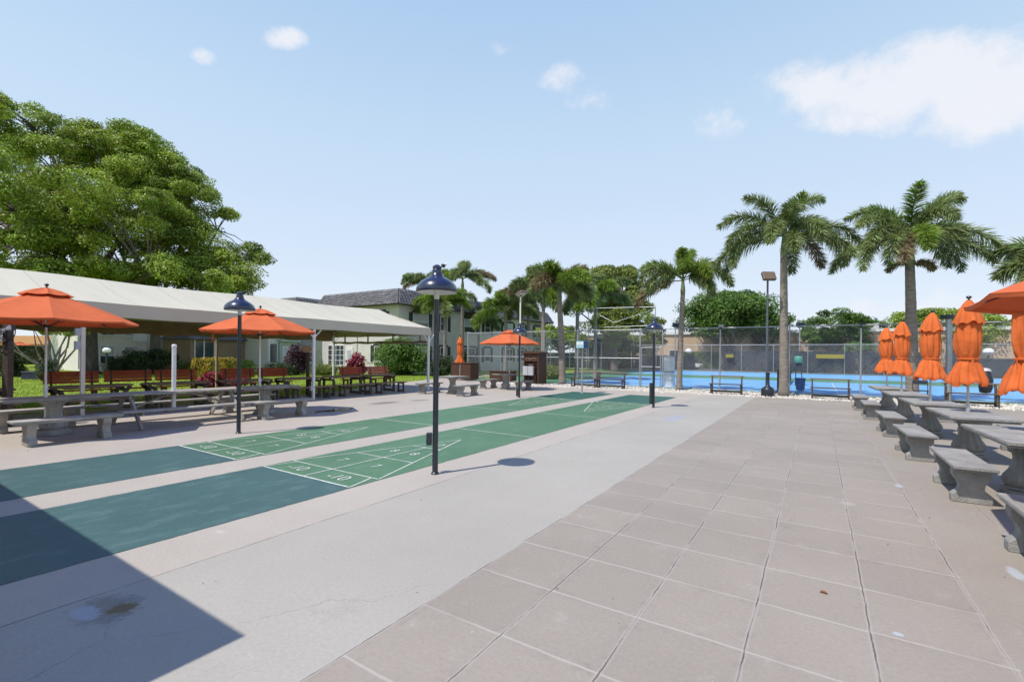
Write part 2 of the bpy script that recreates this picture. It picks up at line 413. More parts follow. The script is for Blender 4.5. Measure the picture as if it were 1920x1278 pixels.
LX0, LDX, LY0, LDY = -2.17, .6131, 1.68, .6363
def plaza_fn(t, b, P):
    sp = N(t, 'ShaderNodeSeparateXYZ'); t.links.new(P, sp.inputs[0]); X, Y = sp.outputs[0], sp.outputs[1]
    big = nnoise(t, P, .45, 6); mid = nnoise(t, P, 3.2, 7, .7); fine = nnoise(t, P, 38, 5, .75); grit = nnoise(t, P, 160, 3, .8)
    wob = nnoise(t, P, 2.2, 4); wob2 = nnoise(t, P, 14, 3)
    wx = M(t, 'ADD', X, M(t, 'MULTIPLY', M(t, 'SUBTRACT', wob, .5), .030)); wx = M(t, 'ADD', wx, M(t, 'MULTIPLY', M(t, 'SUBTRACT', wob2, .5), .012))
    wy = M(t, 'ADD', Y, M(t, 'MULTIPLY', M(t, 'SUBTRACT', wob, .5), .035)); wy = M(t, 'ADD', wy, M(t, 'MULTIPLY', M(t, 'SUBTRACT', wob2, .5), .010))
    slab = mix(t, sstep(t, big, .3, .7), (.345, .325, .285), (.385, .363, .318))
    tile = mix(t, sstep(t, big, .3, .7), (.283, .250, .212), (.316, .280, .237))
    strip = mix(t, sstep(t, big, .3, .7), (.385, .346, .300), (.420, .380, .330))
    u = M(t, 'DIVIDE', M(t, 'SUBTRACT', wx, LX0), LDX); v = M(t, 'DIVIDE', M(t, 'SUBTRACT', wy, LY0), LDY)
    intile = M(t, 'GREATER_THAN', u, 0.0)
    col = mix(t, intile, slab, tile)
    left = M(t, 'LESS_THAN', wx, -4.08); col = mix(t, left, col, strip)
    # each flag a slightly different tone
    fl = N(t, 'ShaderNodeCombineXYZ'); t.links.new(M(t, 'FLOOR', u), fl.inputs[0]); t.links.new(M(t, 'FLOOR', v), fl.inputs[1])
    wn = N(t, 'ShaderNodeTexWhiteNoise', noise_dimensions='2D'); t.links.new(fl.outputs[0], wn.inputs['Vector'])
    infl = M(t, 'MULTIPLY', intile, M(t, 'LESS_THAN', X, .9))
    tone = M(t, 'ADD', 1.0, M(t, 'MULTIPLY', M(t, 'MULTIPLY', M(t, 'SUBTRACT', wn.outputs['Value'], .5), .09), infl))
    col = scalecol(t, col, tone)
    # worn coat: lighter scuffs and darker smudges
    scuff = M(t, 'MULTIPLY', sstep(t, mid, .56, .80), .35); col = mix(t, scuff, col, (.47, .44, .42))
    smudge = M(t, 'MULTIPLY', sstep(t, nnoise(t, P, 1.3, 8, .75), .58, .8), .28); col = mix(t, smudge, col, (.22, .195, .18))
    col = scalecol(t, col, sstep(t, fine, .2, .8, .90, 1.09)); col = scalecol(t, col, sstep(t, grit, .2, .8, .93, 1.06))
    # hairline cracks and a film of dirt that thickens along the joints
    vo = N(t, 'ShaderNodeTexVoronoi', feature='DISTANCE_TO_EDGE'); vo.inputs['Scale'].default_value = .42
    wv = N(t, 'ShaderNodeVectorMath', operation='ADD'); cn = N(t, 'ShaderNodeTexNoise'); cn.inputs['Scale'].default_value = 2.5; cn.inputs['Detail'].default_value = 6
    t.links.new(P, cn.inputs['Vector']); sc_ = N(t, 'ShaderNodeVectorMath', operation='SCALE'); sc_.inputs['Scale'].default_value = .55; t.links.new(cn.outputs['Color'], sc_.inputs[0])
    t.links.new(P, wv.inputs[0]); t.links.new(sc_.outputs[0], wv.inputs[1]); t.links.new(wv.outputs[0], vo.inputs['Vector'])
    crk = M(t, 'MULTIPLY', sstep(t, vo.outputs['Distance'], .0006, .0022, 1, 0), sstep(t, nnoise(t, P, .31, 3), .52, .60))
    col = mix(t, M(t, 'MULTIPLY', crk, .35), col, (.08, .065, .055))
    du0 = M(t, 'ABSOLUTE', M(t, 'SUBTRACT', u, M(t, 'ROUND', u))); dv0 = M(t, 'ABSOLUTE', M(t, 'SUBTRACT', v, M(t, 'ROUND', v)))
    near = M(t, 'MULTIPLY', sstep(t, M(t, 'MINIMUM', du0, dv0), 0, .16, 1, 0), infl)
    col = mix(t, M(t, 'MULTIPLY', M(t, 'MULTIPLY', near, sstep(t, nnoise(t, P, 5.5, 7, .8), .48, .66)), .30), col, (.17, .145, .125))
    blot = sstep(t, nnoise(t, P, .85, 7, .72), .60, .70); col = mix(t, M(t, 'MULTIPLY', blot, .16), col, (.16, .14, .12))
    specks = sstep(t, nnoise(t, P, 26, 2, .5), .785, .80); col = mix(t, M(t, 'MULTIPLY', specks, .7), col, (.75, .74, .72))
    dspecks = sstep(t, nnoise(t, M_off(t, P), 30, 2, .5), .80, .81); col = mix(t, M(t, 'MULTIPLY', dspecks, .6), col, (.09, .07, .05))
    # joints
    def dist(x):
        return M(t, 'ABSOLUTE', M(t, 'SUBTRACT', x, M(t, 'ROUND', x)))
    rng_u = M(t, 'MULTIPLY', M(t, 'GREATER_THAN', u, -.3), M(t, 'LESS_THAN', u, 6.4))
    du = M(t, 'MULTIPLY', dist(u), LDX); dv = M(t, 'MULTIPLY', dist(v), LDY)
    lendY = M(t, 'LESS_THAN', Y, 19.4)
    jl = M(t, 'MULTIPLY', M(t, 'MULTIPLY', sstep(t, du, .0022, .006, 1, 0), rng_u), lendY)
    gap = sstep(t, nnoise(t, P, 1.7, 3), .40, .56, .2, .75)
    jd = M(t, 'MULTIPLY', jl, gap)
    inx = M(t, 'MULTIPLY', M(t, 'GREATER_THAN', X, LX0), M(t, 'LESS_THAN', X, .92))
    jc = M(t, 'MULTIPLY', M(t, 'MULTIPLY', sstep(t, dv, .006, .012, 1, 0), inx), M(t, 'LESS_THAN', Y, 18.6))
    jc = M(t, 'MULTIPLY', jc, sstep(t, nnoise(t, P, .9, 3), .36, .50, .5, 1))
    col = mix(t, M(t, 'MULTIPLY', jc, .55), col, (.46, .43, .385))
    halo = M(t, 'MULTIPLY', M(t, 'MULTIPLY', sstep(t, du, .004, .022, 1, 0), rng_u), M(t, 'MULTIPLY', lendY, .35)); col = mix(t, halo, col, (.44, .41, .385))
    col = mix(t, jd, col, (.045, .035, .03))
    ck = M(t, 'ABSOLUTE', M(t, 'ADD', wx, 4.08)); ckm = M(t, 'MULTIPLY', sstep(t, ck, .003, .008, 1, 0), M(t, 'LESS_THAN', Y, 20.6))
    col = mix(t, M(t, 'MULTIPLY', ckm, gap), col, (.05, .035, .028))
    # cold joint of the slabs across the long strip every few metres
    def spot(col, x, y, rx, ry, c, amt, edge=.9):
        dx = M(t, 'DIVIDE', M(t, 'SUBTRACT', X, x), rx); dy = M(t, 'DIVIDE', M(t, 'SUBTRACT', Y, y), ry)
        q = M(t, 'ADD', M(t, 'MULTIPLY', dx, dx), M(t, 'MULTIPLY', dy, dy))
        q = M(t, 'ADD', q, M(t, 'MULTIPLY', M(t, 'SUBTRACT', nnoise(t, P, 14, 8, .85), .5), 4.2 * edge))
        return mix(t, M(t, 'MULTIPLY', sstep(t, q, .25, 1.0, 1, 0), amt), col, c)
    col = spot(col, -3.80, 1.14, .26, .20, (.16, .14, .12), .55)
    col = spot(col, -3.74, 1.20, .09, .09, (.17, .12, .05), .85)
    col = spot(col, -3.86, 1.05, .15, .08, (.44, .48, .54), .6)
    col = spot(col, -4.24, 1.70, .03, .012, (.36, .44, .52), .4)
    col = spot(col, -4.6, 2.2, .08, .04, (.55, .54, .52), .3)
    col = spot(col, 1.30, 5.2, .05, .16, (.45, .54, .62), .5)
    col = spot(col, .42, 3.65, .03, .03, (.42, .52, .6), .6)
    col = spot(col, .9, 7.9, .05, .12, (.42, .52, .6), .5)
    col = spot(col, -3.2, 13.0, .25, .9, (.30, .34, .42), .6)
    col = spot(col, -12.2, 11.0, .35, .7, (.17, .14, .12), .8)
    col = spot(col, -11.9, 12.4, .3, .5, (.20, .17, .14), .7)
    col = spot(col, .3, 6.6, .08, .10, (.48, .47, .45), .3)
    col = spot(col, -6.3, .3, 1.5, .9, (.19, .20, .13), .35)
    t.links.new(col, b.inputs['Base Color'])
    b.inputs['Specular IOR Level'].default_value = .25
    t.links.new(sstep(t, mid, .3, .7, .58, .78), b.inputs['Roughness'])
    h = M(t, 'ADD', M(t, 'MULTIPLY', fine, .25), M(t, 'MULTIPLY', M(t, 'MAXIMUM', jd, ckm), -1.2))
    h = M(t, 'ADD', h, M(t, 'MULTIPLY', mid, .5))
    bp = N(t, 'ShaderNodeBump'); bp.inputs['Strength'].default_value = .35; bp.inputs['Distance'].default_value = .008
    t.links.new(h, bp.inputs['Height']); t.links.new(bp.outputs[0], b.inputs['Normal'])
def M_off(t, P):
    n = N(t, 'ShaderNodeVectorMath', operation='ADD'); t.links.new(P, n.inputs[0]); n.inputs[1].default_value = (31, 17, 5); return n.outputs[0]
plaza = sheet('plaza', [(16, -16), (16, 22.35), (-13.0, 22.6), (-19.8, 25.4), (-22.2, 31.5), (-24.6, 31.5), (-21.2, 22.8), (-19.3, 16.8), (-17.2, 12.5), (-17.0, -16)], 0, ground_mat('plaza concrete', plaza_fn), .12)

def court_fn(base, lightc, streak, wear=.5):
    def fn(t, b, P):
        big = nnoise(t, P, .7, 5); st = nnoise(t, P, 3.0, 8, .75, (1.6, .7, 1)); fine = nnoise(t, P, 50, 5, .8); bl = nnoise(t, P, .35, 3)
        col = mix(t, sstep(t, big, .3, .7), base, tuple(c * 1.14 for c in base))
        col = mix(t, M(t, 'MULTIPLY', sstep(t, st, .47, .68), wear), col, lightc)
        col = mix(t, M(t, 'MULTIPLY', sstep(t, bl, .55, .75), .35), col, tuple(c * .72 for c in base))
        col = scalecol(t, col, sstep(t, fine, .2, .8, .88, 1.12))
        ch = sstep(t, nnoise(t, P, 17, 3, .6), .74, .76); col = mix(t, M(t, 'MULTIPLY', ch, .4), col, (.45, .45, .42))
        t.links.new(col, b.inputs['Base Color']); b.inputs['Roughness'].default_value = .55; b.inputs['Specular IOR Level'].default_value = .35
        bp = N(t, 'ShaderNodeBump'); bp.inputs['Strength'].default_value = .2; bp.inputs['Distance'].default_value = .004
        t.links.new(fine, bp.inputs['Height']); t.links.new(bp.outputs[0], b.inputs['Normal'])
    return fn
mc_green = ground_mat('green court paint', court_fn((.070, .158, .086), (.15, .235, .15), 1, .55))
mc_teal = ground_mat('teal court paint', court_fn((.046, .100, .098), (.11, .185, .175), 1, .55))
mc_dark = ground_mat('dark green court paint', court_fn((.026, .095, .070), (.06, .145, .11), 1, .4))
def line_fn(t, b, P):
    f = nnoise(t, P, 22, 5, .8); col = mix(t, sstep(t, f, .40, .72), (.70, .71, .66), (.30, .40, .31))
    t.links.new(col, b.inputs['Base Color']); b.inputs['Roughness'].default_value = .6
mc_line = ground_mat('white line paint', line_fn)
YB0, YB1 = 3.80, 16.2
def text_mesh(txt, size):
    cu = bpy.data.curves.new('t', 'FONT'); cu.body = txt; cu.size = size; cu.align_x = 'CENTER'; cu.align_y = 'CENTER'; cu.offset = -.002
    o = bpy.data.objects.new('t', cu); C.objects.link(o)
    bpy.context.view_layer.update()
    me = o.to_mesh(); vs = [tuple(v.co) for v in me.vertices]; fs = [tuple(p.vertices) for p in me.polygons]
    o.to_mesh_clear(); bpy.data.objects.remove(o); bpy.data.curves.remove(cu)
    return vs, fs
TXT = {k: text_mesh(k, .27) for k in ('10', '7', '8')}
TXT['-10'] = text_mesh('-10', .29)
def seg(b, p, q, w=.021, z=.008):
    p, q = Vector((*p, z)), Vector((*q, z)); d = (q - p); L = d.length; d.normalize(); s = Vector((-d.y, d.x, 0))
    n = max(1, int(L / .12)); pv = []
    for i in range(n + 1):
        c = p + d * (L * i / n); wa = w / 2 * random.uniform(.75, 1.2); wb = w / 2 * random.uniform(.75, 1.2)
        pv += [c + s * wa, c - s * wb]
    b.add(pv, [(2 * i, 2 * i + 1, 2 * i + 3, 2 * i + 2) for i in range(n)])
def shuffle_court(xc):
    h = .975
    def wavy(x0, y0, x1, y1, n=60):
        w = lambda: random.gauss(0, .0035)
        return [(x0 + (x1 - x0) * i / 8, y0) for i in range(8)] + [(x1 + w(), y0 + (y1 - y0) * i / n) for i in range(n)] + [(x1 - (x1 - x0) * i / 8, y1) for i in range(8)] + [(x0 + w(), y1 - (y1 - y0) * i / n) for i in range(n)]
    sheet('court_paint', wavy(xc - h, .3, xc + h, YB0), .004, mc_teal)
    sheet('court_paint', wavy(xc - h, YB0, xc + h, YB1, 160), .004, mc_green)
    sheet('court_paint', wavy(xc - h, YB1, xc + h, 19.75), .004, mc_dark)
    b = MB()
    for y0, s in ((YB0, 1), (YB1, -1)):
        Y = lambda v: y0 + s * v
        seg(b, (xc - .95, Y(0)), (xc + .95, Y(0)), .028); seg(b, (xc - .95, Y(.46)), (xc + .95, Y(.46)))
        seg(b, (xc - .95, Y(0)), (xc - .82, Y(.46))); seg(b, (xc + .95, Y(0)), (xc + .82, Y(.46)))
        for k in (-1, 1): seg(b, (xc + .95 * k, Y(.46)), (xc, Y(3.35)))
        seg(b, (xc - .64, Y(1.40)), (xc + .64, Y(1.40)), z=.0085); seg(b, (xc - .33, Y(2.37)), (xc + .33, Y(2.37)), z=.0085)
        seg(b, (xc, Y(0)), (xc, Y(2.37)), z=.009)
        seg(b, (xc - h, Y(4.40)), (xc + h, Y(4.40)), .028)
        for txt, x, y in (('-10', -.46, .22), ('-10', .44, .22), ('7', -.38, .92), ('7', .36, .92), ('8', -.24, 1.86), ('8', .22, 1.86), ('10', 0, 2.68)):
            vs, fs = TXT[txt]
            q = Matrix.Rotation(0 if s > 0 else math.pi, 3, 'Z')
            b.add([q @ Vector((v[0], v[1], 0)) + Vector((xc + s * x, Y(y), .010)) for v in vs], fs)
    structure(b.build('court_markings', mc_line))
shuffle_court(-5.77); shuffle_court(-8.43)

# gravel, tennis courts, parking lot, far street
def gravel_fn(t, b, P):
    vo = N(t, 'ShaderNodeTexVoronoi'); vo.inputs['Scale'].default_value = 26; t.links.new(P, vo.inputs['Vector'])
    col = mix(t, sstep(t, vo.outputs['Distance'], .1, .6), (.60, .56, .50), (.20, .17, .14))
    col = mix(t, M(t, 'MULTIPLY', sstep(t, nnoise(t, P, 2.5, 5), .5, .7), .6), col, (.26, .21, .16))
    t.links.new(col, b.inputs['Base Color']); b.inputs['Roughness'].default_value = .9
    bp = N(t, 'ShaderNodeBump'); bp.inputs['Distance'].default_value = .04; bp.invert = True
    t.links.new(vo.outputs['Distance'], bp.inputs['Height']); t.links.new(bp.outputs[0], b.inputs['Normal'])
sheet('gravel_bed', [(-13.0, 22.6), (16, 22.35), (28, 22.3), (28, 24.95), (-19.9, 24.95), (-19.8, 25.0)], -.012, ground_mat('gravel', gravel_fn))
def flat_fn(c1, c2, sc=.5, sc2=30):
    def fn(t, b, P):
        col = mix(t, sstep(t, nnoise(t, P, sc, 6, .65), .3, .7), c1, c2)
        col = scalecol(t, col, sstep(t, nnoise(t, P, sc2, 4, .7), .2, .8, .93, 1.07))
        t.links.new(col, b.inputs['Base Color']); b.inputs['Roughness'].default_value = .7; b.inputs['Specular IOR Level'].default_value = .25
    return fn
mt_green = ground_mat('tennis green', flat_fn((.070, .190, .100), (.095, .235, .125)))
mt_blue = ground_mat('tennis blue', flat_fn((.13, .34, .60), (.17, .41, .68)))
sheet('tennis_court', rect(-19.9, 24.95, 34, 58.6), .004, mt_green)
sheet('court_paint', rect(-13.2, 25.75, 33, 38.6), .010, mt_blue)
sheet('court_paint', rect(-15.5, 44.6, 33, 57.6), .010, mt_blue)
b = MB()
for y in (26.6, 32.1, 37.6, 45.4, 51.0, 56.8): seg(b, (-12.2 - (3 if y > 40 else 0), y), (32, y), .05, .016)
for x in (-12.2, -5.8, .8, 12.5, 19): seg(b, (x, 26.6), (x, 37.6), .05, .017)
for x in (-9.8, -3, 3.2, 12.5, 19): seg(b, (x, 45.4), (x, 56.8), .05, .017)
structure(b.build('court_markings', mc_line))
sheet('parking_lot', rect(-46, 61, 90, 84), -.01, ground_mat('asphalt', flat_fn((.055, .055, .058), (.085, .083, .08), .3, 20)))
sheet('clay_verge', rect(-19.9, 58.6, 34, 60.2), -.005, ground_mat('red clay', flat_fn((.18, .07, .045), (.25, .12, .08), 1, 8)))
sheet('path', [(-42, 24.2), (-24.6, 29.6), (-24.3, 31.2), (-42, 25.6)], -.010, MATS['weathered concrete'])
sheet('path', rect(-85, -6, -63, -3.5), -.01, MATS['weathered concrete'])
# loose pebbles over the gravel bed (nobody could count them)
n = 9000
px_ = rng.uniform(-16, 12, n); py_ = np.where(rng.random(n) < .25, 22.45 + rng.normal(0, .22, n), rng.uniform(22.5, 24.9, n))
base = np.stack([px_, py_, np.full(n, .0)], 1)
Q = []
for k in range(4):
    a = k * math.pi / 2; Q.append((math.cos(a), math.sin(a)))
sz = rng.uniform(.018, .05, n)
mb = MB(); vs = []; P8 = []
th = rng.uniform(0, 6.28, n); faces = []
ring = np.stack([np.stack([base[:, 0] + np.cos(th + k * 2.09) * sz, base[:, 1] + np.sin(th + k * 2.09) * sz, base[:, 2]], 1) for k in range(3)], 1)
top = base + np.stack([np.zeros(n), np.zeros(n), sz * .8 + .012], 1)
tris = np.concatenate([np.stack([ring[:, i], ring[:, (i + 1) % 3], top], 1) for i in range(3)], 0)
peb = quads_mesh('gravel', tris, m_pebble); tag(peb, 'loose white pebbles lying along the foot of the tennis fence', 'gravel', kind='stuff')
# grass blades on the near lawn
n = 60000
gx = rng.uniform(-42, -17.1, n); gy = rng.uniform(-2, 30, n)
edge = np.interp(gy, [-16, 12.5, 16.8, 22.8, 31.5], [-17.0, -17.2, -19.3, -21.2, -24.6]); ok = gx < edge - .02
gx, gy = gx[ok], gy[ok]; n = len(gx)
hh = rng.uniform(.03, .085, n); th = rng.uniform(0, 6.28, n); ww = .014
d = np.stack([np.cos(th), np.sin(th), np.zeros(n)], 1); b0 = np.stack([gx, gy, np.full(n, -.03)], 1)
tip = b0 + np.stack([rng.normal(0, .02, n), rng.normal(0, .02, n), hh], 1)
gr = quads_mesh('grass', np.stack([b0 - d * ww, b0 + d * ww, tip], 1), m_grassb); tag(gr, 'short sunlit grass blades on the lawn behind the canopy', 'grass', kind='stuff')

# a shallow leftover puddle and scattered litter
pm = bpy.data.materials.new('puddle water'); pm.use_nodes = True; pb_ = pm.node_tree.nodes['Principled BSDF']
pb_.inputs['Base Color'].default_value = (.035, .03, .027, 1); pb_.inputs['Roughness'].default_value = .06
cx_, cy_ = site(628, 769); pp = []
for i in range(48):
    a = 2 * math.pi * i / 48; q_ = 1 + .22 * math.sin(3 * a + 1) + .12 * math.sin(7 * a) + .06 * math.sin(13 * a + 2)
    pp.append((cx_ + .26 * q_ * math.cos(a), cy_ + .62 * q_ * math.sin(a)))
sheet('puddle', pp, .0035, pm)
n = 190; lx_ = np.concatenate([rng.uniform(-4, 3.2, 80), rng.uniform(-17, -9.5, 110)]); ly_ = np.concatenate([rng.uniform(1.5, 21, 80), rng.uniform(1.5, 22, 110)])
base = np.stack([lx_, ly_, np.full(n, .004)], 1); th = rng.uniform(0, 6.28, n); L_q = rng.uniform(.004, .012, n)[:, None]
dv = np.stack([np.cos(th), np.sin(th), np.zeros(n)], 1) * L_q; dw = np.stack([-np.sin(th), np.cos(th), np.zeros(n)], 1) * L_q * .4; up_ = np.array([0, 0, .006])
lit = quads_mesh('leaf_litter', np.stack([base - dv, base + dw + up_, base + dv + up_ * 1.5, base - dw], 1), MATS['dry litter'] if 'dry litter' in MATS else mat('dry litter', (.12, .075, .04), .8, .4, 5, island=.45))
tag(lit, 'tiny dry leaf flecks scattered over the paving', 'leaf litter', kind='stuff')

# ================================================================== furniture
def concrete_leg(b, y, w=.36, h=.385):
    prof = [(-.50, 0), (.50, 0), (.50, .22), (.44, .27), (.36, .33), (.31, .42), (.31, .52), (.35, .62), (.43, .72), (.48, .80), (.48, 1), (-.48, 1), (-.48, .80), (-.43, .72), (-.35, .62), (-.31, .52), (-.31, .42), (-.36, .33), (-.44, .27), (-.50, .22)]
    b.prism([(x * w, z * h) for x, z in prof], (0, y, 0), (1, 0, 0), (0, 0, 1), (0, 1, 0), .13)
def conc_bench(m, L=1.45, w=.38, name='concrete_bench'):
    r = empty(name)
    b = MB(); b.box((0, 0, .4225), (w, L, .034)); b.box((0, 0, .3955), (w - .03, L - .03, .022)); b.build('seat', m, r, bevel=.006, seg=2)
    for s in (-1, 1):
        b = MB(); concrete_leg(b, s * (L / 2 - .24), w * .93); b.build('leg', m, r, bevel=.008, seg=1)
    return r
def conc_table(m, L=1.75, w=.82, name='concrete_table', round_base=False):
    r = empty(name)
    b = MB(); b.box((0, 0, .722), (w, L, .038)); b.box((0, 0, .6905), (w - .04, L - .04, .027)); b.build('tabletop', m, r, bevel=.007, seg=2)
    b = MB(); prof = [(.17, .11), (.195, .135), (.212, .18), (.20, .23), (.155, .30), (.124, .38), (.114, .46), (.126, .54), (.158, .60), (.205, .645), (.245, .672), (.248, .677)]
    b.lathe(prof, n=48, mod=lambda t, z: 1 + .085 * math.cos(12 * t + z * 3) * (1 if z > .13 else .3)); b.build('pedestal', m, r, smooth=True)
    b = MB()
    if round_base: b.lathe([(.27, 0), (.285, .015), (.285, .05), (.25, .065), (.23, .085), (.24, .10), (.20, .115)], n=36)
    else: b.box((0, 0, .035), (.38, .38, .07)); b.lathe([(.19, .07), (.20, .085), (.19, .112), (.17, .115)], n=32)
    b.build('base', m, r, bevel=.006)
    return r
def picnic_table(m, L=1.9, mtop=None, name='picnic_table', tw=.74, bw=.26, off=.93):
    r = empty(name)
    b = MB(); n = 5
    for i in range(n): b.box(((i - (n - 1) / 2) * tw / n, 0, .72 + random.uniform(-.002, .002)), (tw / n - .012, L + random.uniform(-.01, .01), .038))
    b.build('tabletop', mtop or m, r, bevel=.004)
    for s in (-1, 1):
        b = MB()
        for i in (0, 1): b.box((s * (off + (i - .5) * .135), 0, .42), (.125, L + random.uniform(-.01, .01), .038))
        b.build('seat', mtop or m, r, bevel=.004)
    for e in (-1, 1):
        y = e * (L / 2 - .40)
        for s in (-1, 1):
            b = MB(); b.bar((s * .14, y, .70), (s * .80, y + .0, .0), .045, .10); b.build('leg', m, r)
        b = MB(); b.bar((-1.0, y + e * .045, .375), (1.0, y + e * .045, .375), .04, .09); b.build('crosspiece', m, r)
        b = MB(); b.bar((-.33, y + e * .045, .675), (.33, y + e * .045, .675), .04, .08); b.build('crosspiece', m, r)
        b = MB(); b.bar((0, y - e * .03, .38), (0, y - e * .85, .69), .08, .04); b.build('brace', m, r)
    return r

# ---- right hand row
TR = [(2.6, 5.45), (2.15, 8.25), (2.16, 10.95), (2.04, 13.5), (1.95, 16.35), (1.88, 19.25)]
BR = [(1.57, 5.33), (1.50, 7.97), (1.39, 10.55), (1.34, 13.25), (1.24, 16.55), (1.16, 19.1)]
words = ['nearest the camera at the right edge of the photo', 'second from the camera in the right row', 'third from the camera in the right row', 'fourth from the camera in the right row', 'fifth from the camera in the right row', 'farthest from the camera in the right row']
bench0 = conc_bench(m_conc); table0 = conc_table(m_conc)
bl = ['grey concrete bench half cut off by the right edge, shaded by the open umbrella',
      'grey concrete bench in full sun, largest whole bench at the right, beside the plaza joints',
      'grey concrete bench left of the third pedestal table, second whole bench from the front',
      'grey concrete bench on the left of the right row, third whole bench from the front',
      'grey concrete bench on the left of the right row, next to last before the gravel',
      'grey concrete bench at the far end of the right row, nearest the tennis fence']
for i, (x, y) in enumerate(BR):
    o = bench0 if i == 0 else copy_tree(bench0)
    o.location = (x, y, 0); o.rotation_euler[2] = R(random.uniform(-1.8, 1.8)); tag(o, bl[i], 'bench', 'concrete benches on the left side of the right hand tables')
tl = ['grey concrete pedestal table under the open orange umbrella at the right edge',
      'grey concrete pedestal table cut by the right edge, under a closed umbrella',
      'grey concrete pedestal table with the tallest looking closed umbrella standing in it',
      'grey concrete pedestal table second behind the nearest whole one at the right',
      'grey concrete pedestal table next to last in the right row',
      'grey concrete pedestal table farthest back in the right row, before the gravel']
for i, (x, y) in enumerate(TR):
    o = table0 if i == 0 else copy_tree(table0)
    o.location = (x, y, 0); o.rotation_euler = (0, 0, R(2)); tag(o, tl[i], 'table', 'concrete tables in the right hand row')
for i, (x, y) in enumerate(TR[1:5]):
    o = copy_tree(bench0, (x + .86, y + .75, 0))
    tag(o, ['grey concrete bench right of the table cut by the photo edge', 'grey concrete bench behind the pedestal of the nearest whole table at the right',
            'grey concrete bench seen under the second closed umbrella from the right', 'grey concrete bench peeping out right of the two farthest tables'][i], 'bench', 'concrete benches on the right side of the right hand tables')

def pleat(t, z, seed, amp):
    return 1 + amp * ((abs(math.sin(4 * t + seed + .35 * math.sin(z * 4 + seed))) ** .7 - .62) * 1.5 + (abs(math.sin(5.5 * 2 * t / 2 + seed * 2)) - .6) * .5 * 0 + math.cos(5 * t + seed * 2.3 + z * 4.1) * .38 + math.cos(13 * t - seed + z * 7) * .28 + math.cos(21 * t + z * 15 + seed) * .16 + math.cos(3 * t - z * 9) * .25)
def closed_umbrella(seed, top=2.70, tie=1.66, bottom=1.22, w=1.0, label='', group='closed umbrellas'):
    r = empty('patio_umbrella'); rs = random.Random(seed)
    b = MB(); b.path([(0, 0, .05), (0, 0, top - .03)], .019, 10); b.path([(0, 0, .70), (0, 0, .90)], [.032, .028], 10); b.build('pole', m_alu, r, smooth=True)
    ty = rs.uniform(0, 6); N_ = 96
    def body_r(z):
        k = [(bottom, .265), (bottom + .04, .275), (bottom + .16, .235), (bottom + .30, .190), (tie - .05, .150), (tie, .128), (tie + .05, .148), (tie + .18, .172), (tie + .32, .182), (tie + .45, .175), (top - .36, .150), (top - .2, .10)]
        zs = [a for a, _ in k]; return float(np.interp(z, zs, [c for _, c in k])) * w
    prof = [(body_r(z), z) for z in np.linspace(bottom, top - .22, 40)]
    b = MB()
    def md(t, z):
        a = .13 if z > tie + .06 or z < tie - .06 else .06
        dz = (z - bottom)
        lop = 1 + .10 * math.cos(t - ty)
        return pleat(t, z * 1.0, seed, a * (1.3 if dz < .25 else 1)) * lop
    vs = []
    for r_, z in prof:
        for k in range(N_):
            t = 2 * math.pi * k / N_; rr = r_ * md(t, z)
            zz = z + (.02 * math.cos(8 * t + seed) + .03 * math.cos(3 * t + seed)) * max(0, 1 - (z - bottom) / .15)
            vs.append((rr * math.cos(t), rr * math.sin(t), zz))
    L = len(prof); b.add(vs, [(i * N_ + k, i * N_ + (k + 1) % N_, (i + 1) * N_ + (k + 1) % N_, (i + 1) * N_ + k) for i in range(L - 1) for k in range(N_)])
    can = b.build('canopy', m_closed, r, smooth='all')
    b = MB(); vs = []
    pr = [(.212, top - .40), (.195, top - .34), (.165, top - .25), (.12, top - .14), (.075, top - .05), (.035, top)]
    for r_, z in pr:
        for k in range(N_):
            t = 2 * math.pi * k / N_; rr = r_ * w * (1 + (.08 * math.cos(8 * t + seed + 1) + .06 * math.cos(5 * t + seed * 3)) * (1 if z < top - .1 else .3)) * (1 + .06 * math.cos(t - ty))
            vs.append((rr * math.cos(t), rr * math.sin(t), z + (.018 * math.cos(8 * t + seed + 1) + .02 * math.cos(3 * t + seed) if z < top - .38 else 0)))
    L = len(pr); b.add(vs, [(i * N_ + k, i * N_ + (k + 1) % N_, (i + 1) * N_ + (k + 1) % N_, (i + 1) * N_ + k) for i in range(L - 1) for k in range(N_)])
    b.build('top_flap', m_closed, r, smooth='all')
    b = MB(); b.lathe([(.142 * w, -.014), (.158 * w, -.010), (.158 * w, .012), (.142 * w, .016)], (0, 0, tie), 40, mod=lambda t, z: 1 + .05 * math.cos(8 * t + seed)); b.bar((-.14 * w, -.06, tie), (-.15 * w, -.09, tie - .22), .03, .006); b.build('tie_strap', m_closed, r, smooth=True)
    b = MB(); b.lathe([(.02, 0), (.03, .012), (.014, .02), (.014, .035), (.032, .045), (.04, .062), (.030, .08), (.008, .088)], (0, 0, top - .01), 16); b.build('finial', m_black, r, smooth=True)
    return r
cu = [(2.26, 8.62, .95, 'closed orange umbrella cut by the right edge of the photo'),
      (2.20, 11.22, .93, 'largest whole closed orange umbrella, tied round its middle, at the right'),
      (2.06, 13.65, .93, 'closed orange umbrella standing alone between the largest and the overlapping pair'),
      (1.99, 17.2, .97, 'right one of the two overlapping closed orange umbrellas before the palm'),
      (1.95, 19.95, .98, 'smallest closed orange umbrella, left one of the overlapping pair at the right')]
for i, (x, y, w, lab) in enumerate(cu):
    o = closed_umbrella(i * 1.7 + .4, top=2.70 - .02 * (i % 3), w=w); o.location = (x, y, 0)
    o.rotation_euler = (R(random.uniform(-.7, .7)), R(random.uniform(-.7, .7)), i * 1.3)
    tag(o, lab, 'umbrella', 'closed orange umbrellas in the right hand row')

